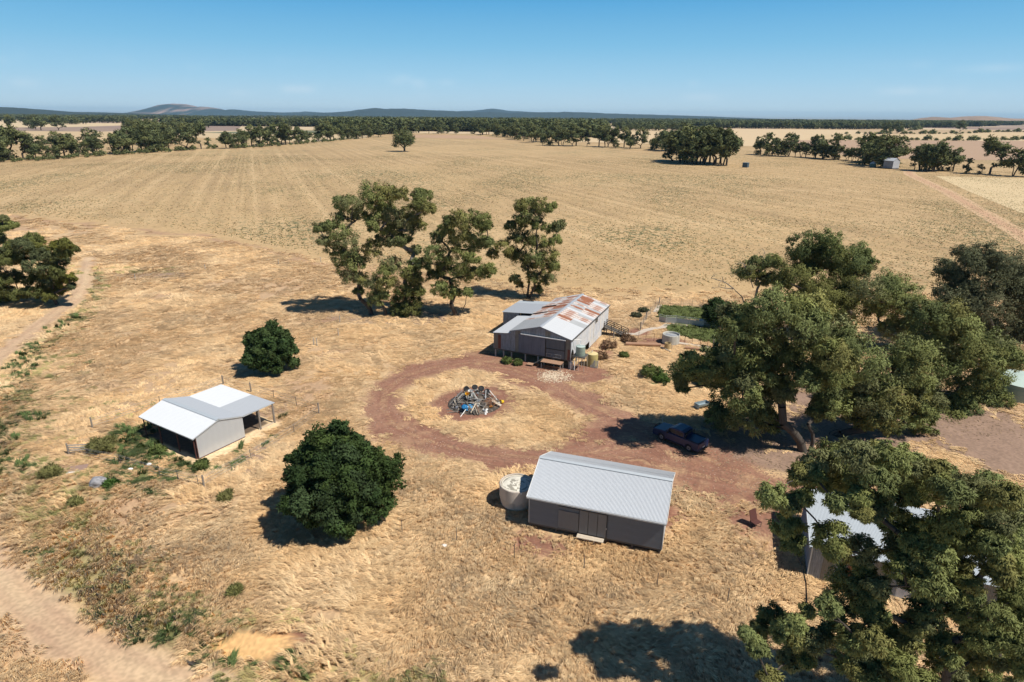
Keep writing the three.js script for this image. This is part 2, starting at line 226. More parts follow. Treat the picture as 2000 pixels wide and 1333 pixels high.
  if (red) { const r = ss(0.22, 0.80, red + e * 0.85), pale = ss(0.5, 0.75, fbm(x / 3.1 + 17, z / 3.1, 3)); mixC(o, C.red, r); mixC(o, C.redPale, r * pale * 0.35); mixC(o, C.straw2, r * ss(0.58, 0.8, fbm(x / 2.2, z / 2.2 + 50, 3)) * 0.3);
    const d = w('rut') + (n2 - 0.5) * 0.5, rt = Math.exp(-Math.pow((d - 0.95) / 0.32, 2)); mixC(o, C.redPale, r * rt * 0.35); mixC(o, C.straw2, r * (1 - ss(0.15, 0.5, d)) * 0.4 * ss(0.4, 0.6, st)); const tr = fbm(u / 6, v / 0.25, 2); mixC(o, [0.13, 0.065, 0.05], r * ss(0.55, 0.75, tr) * 0.35); }
  if (lush) mixC(o, C.lush, ss(0.2, 0.9, lush + e * 0.8) * 0.85);
  if (sand) mixC(o, w('built') || z < -45 ? C.sand : C.clay, ss(0.35, 0.65, sand + e * 0.25));
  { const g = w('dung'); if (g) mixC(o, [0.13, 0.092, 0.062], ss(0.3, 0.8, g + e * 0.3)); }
  const k = (0.80 + 0.40 * hi) * (0.94 + 0.12 * vn(x / 1.3, z / 1.3)); o[0] *= k; o[1] *= k; o[2] *= k;
}
function groundTex(x0, x1, z0, z1, w, h, fine) { // image rows run from z1 (near, v = 0) to z0
  const d = new Uint8Array(w * h * 4), o = [0, 0, 0];
  for (let j = 0; j < h; j++) for (let i = 0; i < w; i++) { groundColor(lerp(x0, x1, (i + 0.5) / w), lerp(z1, z0, (j + 0.5) / h), fine, o); const k = (j * w + i) * 4; d[k] = s8(o[0]); d[k + 1] = s8(o[1]); d[k + 2] = s8(o[2]); d[k + 3] = 255; }
  const t = new THREE.DataTexture(d, w, h); t.colorSpace = THREE.SRGBColorSpace; t.magFilter = t.minFilter = THREE.LinearFilter; t.needsUpdate = true; return t;
}
function groundSheet(name, x0, x1, z0, z1, nx, nz, map, hole, label) {
  const pos = [], uv = [], idx = [];
  const xs = [], zs = []; for (let i = 0; i <= nx; i++) xs.push(lerp(x0, x1, i / nx)); for (let j = 0; j <= nz; j++) zs.push(lerp(z1, z0, j / nz));
  if (hole) { xs.push(hole[0], hole[1]); zs.push(hole[2], hole[3]); xs.sort((a, b) => a - b); zs.sort((a, b) => b - a); }
  const n = xs.length, m = zs.length;
  for (const z of zs) for (const x of xs) { pos.push(x, hole ? 0 : hgt(x, z), z); uv.push((x - x0) / (x1 - x0), (z1 - z) / (z1 - z0)); }
  for (let j = 0; j < m - 1; j++) for (let i = 0; i < n - 1; i++) { const cx = (xs[i] + xs[i + 1]) / 2, cz = (zs[j] + zs[j + 1]) / 2; if (hole && cx > hole[0] && cx < hole[1] && cz > hole[2] && cz < hole[3]) continue; const a = j * n + i; idx.push(a, a + 1, a + n, a + 1, a + n + 1, a + n); }
  const g = new THREE.BufferGeometry(); g.setAttribute('position', new THREE.Float32BufferAttribute(pos, 3)); g.setAttribute('uv', new THREE.Float32BufferAttribute(uv, 2)); g.setIndex(idx); g.computeVertexNormals();
  const o = mk(name, g, new THREE.MeshStandardMaterial({ map, roughness: 1 })); return tag(o, label, null, null, 'structure');
}
const MX0 = -620, MX1 = 520, MZ0 = -1240, MZ1 = -14;
groundSheet('ground', NX0, NX1, NZ0, NZ1, 400, 306, groundTex(NX0, NX1, NZ0, NZ1, 2048, 2048, 0.08), null, 'dry grassy farmyard ground with red gravel drive loop');
groundSheet('paddock', MX0, MX1, MZ0, MZ1, 40, 40, groundTex(MX0, MX1, MZ0, MZ1, 2048, 2048, 0.5), [NX0, NX1, NZ0, NZ1], 'wide dry stubble paddock sown in rows behind the farmyard');

// ---------- the wool shed ----------
{
  const R = rng(101), pick = (a) => a[Math.floor(R() * a.length)];
  const W = 8.81, L = 17.97, HE = 4.22, HR = 5.41, F = 1.30, X2 = W / 2;
  const t = thing('wool_shed', 'old corrugated iron shearing shed on stumps with rust streaked gable roof', 'shed', WOOL.x, WOOL.z, -WOOL.t, null, 0);
  // walls of corrugated sheets
  const wall = (o, u, len, n, h, mats, top) => { for (let i = 0; i < n; i++) { const w = len / n, a = i * w, b = a + w, H0 = top ? top(a) : h, H1 = top ? top(b) : h; lay('wall_sheet', corr(w, H0, H1), pick(mats), t, [o[0] + u[0] * a, o[1], o[2] + u[2] * a], u, [0, 1, 0]); } };
  const gable = (a) => (a < X2 ? lerp(HE, HR, a / X2) : lerp(HR, HE, (a - X2) / X2)) - F - 0.05;
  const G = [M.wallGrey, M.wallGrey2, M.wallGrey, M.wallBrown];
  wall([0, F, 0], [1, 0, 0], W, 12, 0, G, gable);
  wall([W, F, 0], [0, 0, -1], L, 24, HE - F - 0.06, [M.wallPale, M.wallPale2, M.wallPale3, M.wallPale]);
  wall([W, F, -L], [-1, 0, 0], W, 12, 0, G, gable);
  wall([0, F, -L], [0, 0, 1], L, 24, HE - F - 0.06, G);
  wall([-2.52, F, -0.02], [1, 0, 0], 2.5, 3, 0, G, (a) => lerp(3.56, 3.84, a / 2.5) - F);
  wall([-2.52, F, -8.7], [0, 0, 1], 8.68, 11, 3.55 - F, G);
  wall([-5.15, F, -8.7], [1, 0, 0], 2.63, 4, 0, G, (a) => lerp(3.82, 4.02, a / 2.63) - F);
  wall([-5.15, F, -15.4], [0, 0, 1], 6.7, 9, 3.81 - F, G);
  wall([0, F, -15.4], [-1, 0, 0], 5.15, 7, 0, G, (a) => lerp(4.15, 3.82, a / 5.15) - F);
  for (let i = 0; i < 8; i++) lay('wall_sheet', corr(0.75, 1.0), pick([M.wallPale, M.wallPale3]), t, [W + 0.03, 0.34, -8.2 - i * 0.75], [0, 0, -1], [0, 1, 0]);
  tag(lay('wall_sheet', corr(0.42, 2.02), M.rustWall, t, [-1.86, F + 0.06, 0.035], [1, 0, 0], [0, 1, 0]), 'rusty red sheet in the lean-to front wall');
  lay('wall_sheet', corr(0.36, 1.5), M.rustWall, t, [W - 0.44, F, 0.035], [1, 0, 0], [0, 1, 0]);
  // roofs
  const S = Math.hypot(X2 + 0.12, (HR - HE) * (X2 + 0.12) / X2), up = [-(X2 + 0.12), (HR - HE) * (X2 + 0.12) / X2, 0], upL = [X2 + 0.12, (HR - HE) * (X2 + 0.12) / X2, 0], n = 24, w = (L + 0.3) / n;
  const ey = HE - (HR - HE) * 0.12 / X2;
  for (let i = 0; i < n; i++) {
    const z = 0.15 - i * w, rusty = i > 6 + (i === 7 ? R() < 0.5 : 0);
    const rm = () => (rusty ? (R() < 0.30 ? pick([M.zincBright, M.zincDull, M.zincBright]) : pick([M.rust1, M.rust2, M.rust2, M.rust3])) : null);
    for (const half of [0, 1]) {
      const h = S / 2 + (half ? 0 : 0.10), k = half ? 0.5 : 0, dy = half ? 0.012 : 0;
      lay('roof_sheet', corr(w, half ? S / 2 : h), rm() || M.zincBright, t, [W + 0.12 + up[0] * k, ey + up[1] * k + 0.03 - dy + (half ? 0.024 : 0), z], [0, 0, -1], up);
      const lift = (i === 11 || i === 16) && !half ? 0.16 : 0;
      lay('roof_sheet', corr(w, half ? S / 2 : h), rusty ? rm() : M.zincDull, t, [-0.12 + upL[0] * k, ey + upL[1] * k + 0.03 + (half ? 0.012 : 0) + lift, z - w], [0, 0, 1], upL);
    }
  }
  for (const i of [11, 16]) mk('gap_board', bx(S / 2, 0.16, 0.03, S / 4 - 0.1, ey + 0.38, 0.15 - i * w, 0, 0, Math.atan2(up[1], X2)), M.black, t);
  mk('ridge_cap', merge([bx(0.26, 0.02, L + 0.34, X2 - 0.115, HR + 0.055, -L / 2, 0, 0, 0.26), bx(0.26, 0.02, L + 0.34, X2 + 0.115, HR + 0.055, -L / 2, 0, 0, -0.26)]), M.zincNew, t);
  const lean = (o, len, m, wid, drop, mat) => { for (let i = 0; i < m; i++) { const ww = len / m; lay('roof_sheet', corr(ww, Math.hypot(wid, drop)), typeof mat === 'function' ? mat(i) : mat, t, [o[0], o[1], o[2] - (i + 1) * ww], [0, 0, 1], [wid, drop, 0]); } };
  lean([-2.68, 3.60, 0.16], 8.9, 11, 2.66, 0.29, M.zincBright);
  lean([-5.32, 3.86, -8.45], 7.1, 9, 5.28, 0.40, (i) => (i < 7 ? M.zincNew : M.zincBlue));
  mk('roof_opening', bx(1.9, 0.05, 0.16, -3.7, 4.07, -15.2, 0, 0, 0.075), M.black, t);
  mk('gutter', merge([bx(0.13, 0.11, L + 0.3, W + 0.17, ey - 0.03, -L / 2)]), M.steelDark, t);
  mk('barge_board', merge([bx(S, 0.16, 0.035, X2 / 2 - 0.06, (HE + HR) / 2 - 0.05, 0.13, 0, 0, Math.atan2(up[1], X2)), bx(S, 0.16, 0.035, W - X2 / 2 + 0.06, (HE + HR) / 2 - 0.05, 0.13, 0, 0, -Math.atan2(up[1], X2))]), M.wallGrey2, t);
  // sliding doors
  const door = mk('sliding_door', bx(3.9, 2.62, 0.05, 3.22, F + 1.35, 0.07), M.doorSlate, t);
  for (const x of [1.9, 3.2, 4.5]) mk('door_rail', bx(0.05, 2.5, 0.02, x, F + 1.35, 0.105), M.doorSlate, door);
  mk('door_stile', bx(0.07, 2.7, 0.04, 5.23, F + 1.35, 0.10), M.black, t);
  const d2 = mk('open_doorway', bx(2.72, 2.5, 0.03, 6.66, F + 1.28, 0.045), M.doorDark, t);
  mk('door_rail', merge([bx(2.7, 0.09, 0.05, 6.66, F + 1.22, 0.075), bx(0.06, 2.5, 0.04, 8.0, F + 1.28, 0.075)]), M.black, d2);
  mk('door_track', merge([bx(6.5, 0.10, 0.12, 4.85, F + 2.72, 0.14), bx(6.5, 0.02, 0.2, 4.85, F + 2.78, 0.16)]), M.zincBright, t);
  const gt = mk('gate', merge([rod([5.4, F + 0.55, 0.12], [7.5, F + 0.55, 0.12], 0.02), rod([5.4, F + 0.1, 0.12], [7.5, F + 0.1, 0.12], 0.02)]), M.steel, t);
  for (const x of [5.4, 6.1, 6.8, 7.5]) mk('gate_bar', rod([x, F + 0.1, 0.12], [x, F + 0.56, 0.12], 0.018), M.steel, gt);
  // window, corner strips and downpipe of the sunny wall
  const win = mk('window', bx(0.05, 0.55, 1.0, W + 0.035, 3.55, -11.4), M.black, t);
  mk('sash', merge([bx(0.04, 0.6, 0.05, W + 0.07, 3.55, -10.9), bx(0.04, 0.6, 0.05, W + 0.07, 3.55, -11.4), bx(0.04, 0.6, 0.05, W + 0.07, 3.55, -11.9), bx(0.04, 0.05, 1.05, W + 0.07, 3.25, -11.4)]), M.offWhite, win);
  mk('corner_strip', merge([bx(0.09, 2.85, 0.09, W + 0.01, F + 1.42, 0.02), bx(0.09, 2.8, 0.05, W + 0.03, F + 1.4, -10.3), bx(0.05, 2.3, 0.04, -2.52, F + 1.12, 0.02)]), M.zincDull, t);
  mk('downpipe', merge([rod([W + 0.2, 4.05, -0.7], [W + 1.05, 3.86, -1.5], 0.045), rod([W + 0.05, 3.9, -10.3], [W + 0.05, 0.4, -10.3], 0.04)]), M.white, t);
  mk('vent_hole', (() => { const g = new THREE.CircleGeometry(0.42, 20); g.scale(0.9, 1.9, 1); g.rotateY(Math.PI / 2); g.translate(W + 0.03, F + 0.55, -0.62); return g; })(), M.black, t);
  // floor and stumps
  mk('floor', merge([bx(W - 0.1, 0.18, L - 0.1, W / 2, F - 0.1, -L / 2), bx(2.45, 0.18, 8.6, -1.26, F - 0.1, -4.35), bx(5.0, 0.18, 6.6, -2.55, F - 0.1, -12.05)]), M.timberDark, t);
  const sg = rod([0, -0.15, 0], [0, F - 0.19, 0], 0.12, 0.11, 8);
  for (const [z, xs] of [[-0.2, [-2.35, -1.1, 0.1, 2.2, 4.1, 6.4, 8.6]], [-3.2, [-2.35, 0.1, 3, 6, 8.6]], [-6.2, [-2.35, 0.1, 3, 6, 8.6]], [-9.2, [-5, -2.4, 0.1, 4, 8.6]], [-12.2, [-5, -2.4, 4, 8.6]], [-15.2, [-5, -2.4, 0.1, 4, 8.6]], [-17.8, [0.1, 3, 6, 8.6]]]) for (const x of xs) { const s = mk('stump', sg, M.timberGrey, t); s.position.set(x, 0, z); s.rotation.y = R() * 6; }
  mk('skirt', merge([bx(0.04, F - 0.15, L - 9.5, 0.1, (F - 0.2) / 2, -13.2), bx(W, F - 0.15, 0.04, W / 2, (F - 0.2) / 2, -L + 0.1)]), M.doorDark, t);
  const at = (x, y, z) => { const v = V(x, 0, z).applyAxisAngle(V(0, 1, 0), -WOOL.t); return [WOOL.x + v.x, WOOL.z + v.z]; };
  // landing at the door
  { const [x, z] = at(6.5, 0, 0.75), p = thing('loading_landing', 'rust brown timber landing below the wool shed door', 'landing', x, z, -WOOL.t, null, 0);
    for (let i = 0; i < 7; i++) mk('deck_board', bx(2.9, 0.05, 0.17, 0, 0.98, -0.54 + i * 0.18), M.timberRed, p);
    for (const px of [-1.35, 1.35]) { for (const pz of [-0.5, 0.5]) mk('leg', bx(0.1, 0.98, 0.1, px, 0.46, pz), M.timberGrey, p); mk('bearer', bx(0.1, 0.14, 1.2, px, 0.88, 0), M.timberDark, p); }
    mk('stair', merge([bx(1.7, 0.07, 0.8, -2.15, 0.58, -0.2, 0, 0, 0.62)]), M.timberDark, p); mk('step', bx(0.9, 0.06, 0.8, -3.1, 0.20, 0.15), M.timberRed, p); mk('step', bx(0.5, 0.2, 0.5, -3.1, 0.08, 0.15), M.timberDark, p); }
  // sheep ramp behind
  { const [x, z] = at(W, 0, -16.2), p = thing('sheep_ramp', 'dark timber sheep ramp with rails leading down from the wool shed side', 'ramp', x, z, -WOOL.t, null, 0);
    const A = Math.atan2(-1.1, 3.6);
    mk('deck', bx(3.7, 0.08, 1.3, 1.85, 0.72, 0, 0, 0, A), M.timberDark, p);
    for (let i = 0; i < 9; i++) mk('cleat', bx(0.05, 0.05, 1.3, 0.3 + i * 0.4, 1.21 - i * 0.122, 0, 0, 0, A), M.timber, p);
    for (const s of [-0.66, 0.66]) for (const h of [0.35, 0.65, 0.95]) mk('rail', bx(3.75, 0.09, 0.05, 1.85, 0.72 + h, s, 0, 0, A), M.timberDark, p);
    for (const s of [-0.72, 0.72]) for (const q of [0.15, 1.3, 2.5, 3.6]) mk('post', bx(0.1, 2.2 - q * 0.3, 0.1, q, 1.02 - q * 0.14, s), M.timberDark, p); }
  // tanks, gas bottle and pallet at the near corner
  { const p = thing('tank_stand', 'steel pipe stand with a flat deck under the green tank', 'stand', 9.15, -77.95, -WOOL.t);
    mk('deck', merge([bx(1.75, 0.06, 1.6, 0, 2.0, 0), bx(1.8, 0.1, 0.08, 0, 1.93, 0.75), bx(1.8, 0.1, 0.08, 0, 1.93, -0.75)]), M.steelDark, p);
    for (const a of [-0.78, 0, 0.78]) for (const b of [-0.7, 0.7]) mk('leg', rod([a, -0.05, b], [a, 1.95, b], 0.035), a === 0 ? M.galv : M.timberPale, p);
    for (const b of [-0.7, 0.7]) mk('brace', rod([-0.75, 0.1, b], [0.75, 1.85, b], 0.02), M.steel, p); 
    const k = thing('green_tank', 'small pale green round water tank up on the pipe stand', 'tank', 9.13, -77.93, 0.3, null, 2.04 + hgt(9.15, -77.95));
    const gm = std([0.235, 0.30, 0.255], 0.6); mk('shell', lathe([[0, 0.0], [0.62, 0.0], [0.64, 0.03], [0.63, 0.3], [0.65, 0.33], [0.63, 0.36], [0.63, 0.7], [0.65, 0.73], [0.63, 0.76], [0.63, 1.2], [0.645, 1.24], [0.62, 1.27]]), gm, k);
    mk('lid', lathe([[0.62, 1.262], [0.3, 1.32], [0, 1.34]]), std([0.42, 0.50, 0.47], 0.6), k); mk('inlet_pipe', merge([rod([0, 1.36, 0], [-0.2, 1.85, -0.2], 0.04), rod([0.1, 1.40, -0.1], [0.55, 1.38, 0.1], 0.04)]), M.white, k); }
  { const k = thing('yellow_tank', 'mustard yellow round water tank beside the wool shed corner', 'tank', 10.95, -79.3, 0.5);
    mk('shell', lathe([[0, 0], [0.78, 0], [0.79, 0.04], [0.77, 0.5], [0.79, 0.53], [0.77, 0.56], [0.77, 1.15], [0.79, 1.18], [0.77, 1.21], [0.77, 1.66], [0.73, 1.74]]), std([0.42, 0.36, 0.145], 0.6), k);
    mk('roof', lathe([[0.74, 1.73], [0.4, 1.86], [0.12, 1.92], [0, 1.92]]), std([0.62, 0.50, 0.25], 0.65), k); mk('vent_pipe', rod([-0.2, 1.88, 0.1], [-0.15, 2.2, 0.12], 0.045), M.white, k); }
  { const k = thing('pallet', 'grey timber pallet leaning on the yellow tank', 'pallet', 11.12, -78.40, -0.42), q = new THREE.Euler(-0.22, 0, 0);
    for (let i = 0; i < 6; i++) mk('slat', bx(1.05, 0.1, 0.02, 0, 0.1 + i * 0.17, 0.06 - i * 0.035, -0.22), M.timberGrey, k);
    for (const x of [-0.48, 0, 0.48]) mk('bearer', bx(0.09, 1.0, 0.09, x, 0.5, -0.06, -0.22), M.timberGrey, k); }
  { const k = thing('gas_bottle', 'tall silver gas bottle standing at the wool shed corner', 'gas bottle', 7.95, -77.85, 0);
    mk('body', lathe([[0, 0.05], [0.18, 0.05], [0.19, 0.12], [0.19, 0.95], [0.16, 1.06], [0.08, 1.12], [0.05, 1.16], [0, 1.16]], 18), M.galv, k); mk('foot_ring', lathe([[0.15, 0], [0.17, 0], [0.17, 0.08]], 18), M.galv, k); mk('collar', lathe([[0.11, 1.1], [0.12, 1.28], [0.11, 1.28]], 18), M.galv, k); mk('valve', merge([rod([0, 1.14, 0], [0, 1.25, 0], 0.03), rod([-0.05, 1.23, 0], [0.06, 1.23, 0], 0.02)]), M.steel, k); }
  tag(mk('white_post', rod([8.35, -0.05, -77.45], [8.35, 1.35, -77.45], 0.06), M.white), 'short white pipe post in front of the tank stand', 'post');
}

// ---------- white roofed shed in front ----------
{
  const L = 10.74, D = 7.14, HE = 3.16, HR = 4.66, F = 0.52;
  const t = thing('storage_shed', 'long grey shed with bright zinc gable roof and sliding doors beside the cream tank', 'shed', WHITE.x, WHITE.z, -WHITE.t, null, 0);
  const o = 0.22, sl = (HR - HE) / (D / 2), S = Math.hypot(D / 2 + o, sl * (D / 2 + o)), n = 14, w = (L + 0.3) / n, ey = HE - sl * o + 0.03;
  for (let i = 0; i < n; i++) for (const half of [0, 1]) {
    const k = half ? 0.5 : 0, h = half ? S / 2 : S / 2 + 0.12;
    lay('roof_sheet', corr(w, h, h, 0.105, 0.016), M.zincNew, t, [-0.15 + i * w, ey + (half ? 0 : 0.012) + sl * (D / 2 + o) * k, o - (D / 2 + o) * k], [1, 0, 0], [0, sl, -1]);
    lay('roof_sheet', corr(w, h, h, 0.105, 0.016), M.zincNew, t, [-0.15 + (i + 1) * w, ey + (half ? 0 : 0.012) + sl * (D / 2 + o) * k, -D - o + (D / 2 + o) * k], [-1, 0, 0], [0, sl, 1]);
  }
  const ra = Math.atan(sl);
  mk('ridge_cap', merge([bx(L + 0.34, 0.02, 0.24, L / 2, HR + 0.045, -D / 2 + 0.105, ra), bx(L + 0.34, 0.02, 0.24, L / 2, HR + 0.045, -D / 2 - 0.105, -ra)]), M.zincBlue, t);
  mk('barge_board', merge([-0.17, L + 0.17].flatMap((x) => [bx(0.03, 0.2, S, x, (HE + HR) / 2 - 0.02 - sl * o / 2, -D / 4 + o / 2, ra), bx(0.03, 0.2, S, x, (HE + HR) / 2 - 0.02 - sl * o / 2, -D * 0.75 - o / 2, -ra)])), M.white, t);
  mk('gutter', bx(L + 0.3, 0.11, 0.12, L / 2, ey - 0.06, o + 0.05), M.zincDull, t); mk('gutter', bx(L + 0.3, 0.11, 0.12, L / 2, ey - 0.06, -D - o - 0.05), M.zincDull, t);
  // cladding runs level, as on the original
  const wf = (z, s) => { for (let i = 0; i < 4; i++) { const h = (HE - F) / 4; lay('wall_sheet', corr(h, L, L, 0.1, 0.012), M.shedFront, t, s > 0 ? [0, F + i * h, z] : [L, F + (i + 1) * h, z], s > 0 ? [0, 1, 0] : [0, -1, 0], s > 0 ? [1, 0, 0] : [-1, 0, 0]); } };
  wf(0, 1); wf(-D, 1);
  for (const [x, s] of [[0, -1], [L, 1]]) for (let i = 0; i < 9; i++) { const ww = D / 9, a = i * ww, b = a + ww, H = (q) => (q < D / 2 ? lerp(HE, HR, q / (D / 2)) : lerp(HR, HE, (q - D / 2) / (D / 2))) - F - 0.04; lay('wall_sheet', s > 0 ? corr(ww, H(a), H(b)) : corr(ww, H(b), H(a)), s > 0 ? M.zincBright : M.zincDull, t, [x, F, s > 0 ? -a : -b], [0, 0, -s], [0, 1, 0]); }
  mk('corner_strip', merge([[0, 0], [L, 0], [0, -D], [L, -D]].map(([x, z]) => bx(0.05, HE - F, 0.05, x, (HE + F) / 2, z))), M.zincBlue, t);
  mk('floor', bx(L - 0.1, 0.2, D - 0.1, L / 2, F - 0.08, -D / 2), M.timberDark, t);
  for (let i = 0; i < 6; i++) for (const z of [-0.2, -D / 2, -D + 0.2]) { const s = mk('stump', rod([0, -0.1, 0], [0, F - 0.17, 0], 0.1, 0.1), M.timberDark, t); s.position.set(0.2 + i * (L - 0.4) / 5, 0, z); }
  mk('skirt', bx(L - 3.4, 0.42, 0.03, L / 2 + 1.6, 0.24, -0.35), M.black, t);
  const dr = mk('sliding_door', bx(2.18, 2.05, 0.04, 5.28, F + 1.10, 0.06), M.shedFront, t);
  for (const x of [4.92, 5.66]) mk('door_joint', bx(0.04, 2.03, 0.02, x, F + 1.10, 0.085), M.black, dr);
  mk('door_edge', merge([bx(0.05, 2.1, 0.05, 6.39, F + 1.10, 0.07), bx(0.04, 2.05, 0.03, 4.17, F + 1.1, 0.08)]), M.black, dr); mk('handle', bx(0.05, 0.14, 0.06, 6.39, F + 0.95, 0.11), M.steel, dr);
  const dl = mk('sliding_door', bx(1.66, 1.72, 0.03, 3.3, F + 0.95, 0.045), M.shedFront, t); mk('door_track', merge([bx(3.95, 0.08, 0.08, 4.42, F + 2.18, 0.07), bx(1.7, 0.05, 0.05, 3.3, F + 0.1, 0.06)]), M.steelDark, t);
  mk('vent', bx(0.03, 0.34, 0.2, L + 0.03, 2.7, -0.9), M.black, t);
  { const v = V(5.2, 0, 0.35).applyAxisAngle(V(0, 1, 0), -WHITE.t), p = thing('door_step', 'pale timber step along the grey shed doorway', 'step', WHITE.x + v.x, WHITE.z + v.z, -WHITE.t, null, 0);
    mk('board', bx(2.15, 0.06, 0.24, 0, F - 0.03, -0.10), M.timberPale, p); mk('board', bx(2.15, 0.06, 0.24, 0, F - 0.03, 0.15), M.timberPale, p); for (const x of [-0.4, 0.0, 0.35]) mk('leg', bx(0.06, 0.55, 0.06, x, 0.22, 0.1), M.galv, p); }
}
// cream concrete tank at its left end
{
  const t = thing('concrete_tank', 'open round cream concrete water tank at the left end of the grey shed', 'tank', 0.52, -46.75, 0, null, 0), R = 1.52, H = 2.15;
  mk('wall', lathe([[R - 0.30, 0], [R - 0.22, 0.02], [R - 0.10, 0.45], [R - 0.02, 1.0], [R + 0.012, 1.01], [R + 0.012, 1.04], [R, 1.05], [R + 0.01, H - 0.06], [R - 0.02, H], [R - 0.10, H], [R - 0.12, H - 0.05], [R - 0.12, 0.3]], 56), std([1.0, 0.94, 0.89], 0.9, 0, { map: M.concrete.map }), t);
  mk('lid', lathe([[R - 0.11, H - 0.14], [R - 0.3, H - 0.11], [0.4, H - 0.05], [0, H - 0.04]], 48), std([0.95, 0.95, 0.92], 0.95, 0, { map: tex(256, 256, (u, v, o) => { const a = fbm(u * 7, v * 7, 5), b = ss(0.5, 0.62, fbm(u * 12 + 40, v * 12, 4)); const k = 0.45 + 0.5 * a; o[0] = lerp(0.70 * k * 1.4, 0.16, b * 0.7); o[1] = lerp(0.66 * k * 1.4, 0.14, b * 0.7); o[2] = lerp(0.58 * k * 1.4, 0.11, b * 0.7); }) }), t);
  mk('rim_bracket', bx(0.1, 0.14, 0.06, 0.35, H - 0.1, R + 0.01), M.white, t);
}
// ---------- open hay shed ----------
{
  const L = 9.23, A = 2.93, B = 2.71, CW = 4.02, HL = 2.38, HR = 3.26, HF = 2.49, HO = 2.43;
  const t = thing('hay_shed', 'open sided white zinc hay shed with lean-to roof on bush posts', 'shed', OPEN.x, OPEN.z, -OPEN.t, null, 0);
  const n = 12, w = L / n;
  for (let i = 0; i < n; i++) {
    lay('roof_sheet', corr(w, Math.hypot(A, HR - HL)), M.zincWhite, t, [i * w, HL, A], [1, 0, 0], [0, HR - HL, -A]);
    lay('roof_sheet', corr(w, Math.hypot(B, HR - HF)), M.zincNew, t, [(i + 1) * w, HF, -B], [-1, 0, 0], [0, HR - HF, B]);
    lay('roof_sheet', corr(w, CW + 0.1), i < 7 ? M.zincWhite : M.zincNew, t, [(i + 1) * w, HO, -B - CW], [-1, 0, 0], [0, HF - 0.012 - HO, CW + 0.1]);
  }
  mk('ridge_cap', merge([bx(L, 0.02, 0.24, L / 2, HR + 0.02, 0.11, 0.29), bx(L, 0.02, 0.24, L / 2, HR + 0.02, -0.11, -0.28)]), M.zincBlue, t);
  const top = (v) => (v < 0 ? lerp(HL, HR, (v + A) / A) : lerp(HR, HF, v / B)) - 0.09;
  const a0 = -A + 0.35, n2 = 8, ww = (B - a0) / n2; // the clad end
  for (let i = 0; i < n2; i++) { const a = a0 + i * ww, b = a + ww; lay('wall_sheet', corr(ww, top(a) - 0.05, top(b) - 0.05), M.openWall, t, [L - 0.12, 0.05, -a], [0, 0, -1], [0, 1, 0]); }
  mk('end_flashing', merge([bx(0.05, HL - 0.1, 0.07, L - 0.1, HL / 2 - 0.02, -a0), bx(0.04, 0.05, B - a0, L - 0.1, 0.05, -(a0 + B) / 2)]), M.redSteel, t);
  mk('fascia', merge([bx(L, 0.1, 0.04, L / 2, HL - 0.07, A - 0.03), bx(0.04, 0.1, A + 0.1, L - 0.03, (HL + HR) / 2 - 0.06, A / 2, Math.atan2(HR - HL, A)), bx(0.04, 0.1, B + 0.1, L - 0.03, (HF + HR) / 2 - 0.06, -B / 2, -Math.atan2(HR - HF, B)), bx(0.04, 0.1, CW, L - 0.03, (HF + HO) / 2 - 0.06, -B - CW / 2)]), M.zincBlue, t);
  for (const z of [A - 0.25, 0, -B + 0.05]) for (const x of [0.35, L / 3, 2 * L / 3, L - 0.35]) mk('post', bx(0.09, (z > 1 ? HL : z === 0 ? HR : HF) - 0.1, 0.09, x, ((z > 1 ? HL : z === 0 ? HR : HF) - 0.1) / 2, z), M.redSteel, t);
  for (const x of [0.3, L / 3, 2 * L / 3, L - 0.2]) for (const z of x > 8 ? [-B - CW + 0.2, -B - 2.0] : [-B - CW + 0.2]) mk('bush_post', rod([x, -0.1, z], [x + 0.04, HO - 0.02, z + 0.03], 0.12, 0.10, 8), M.timber, t);
  mk('purlin', merge([A - 0.2, A * 0.5, 0.1, -B * 0.5, -B, -B - CW / 2, -B - CW + 0.2].map((z) => bx(L - 0.1, 0.1, 0.06, L / 2, (z > 0 ? lerp(HR, HL, z / A) : z > -B ? lerp(HR, HF, -z / B) : HO) - 0.09, z))), M.redSteel, t);
  mk('brace', merge([rod([L - 0.2, 0.1, A - 0.9], [L - 1.6, HL - 0.1, A - 0.3], 0.03), rod([L - 0.2, HL - 0.2, A - 0.3], [L - 2.2, 0.6, 0.5], 0.03)]), M.steelDark, t);
  mk('lean_rail', bx(0.06, 0.12, 2.1, L - 0.2, 0.08, -B - CW + 1.2), M.timberPale, t);
}
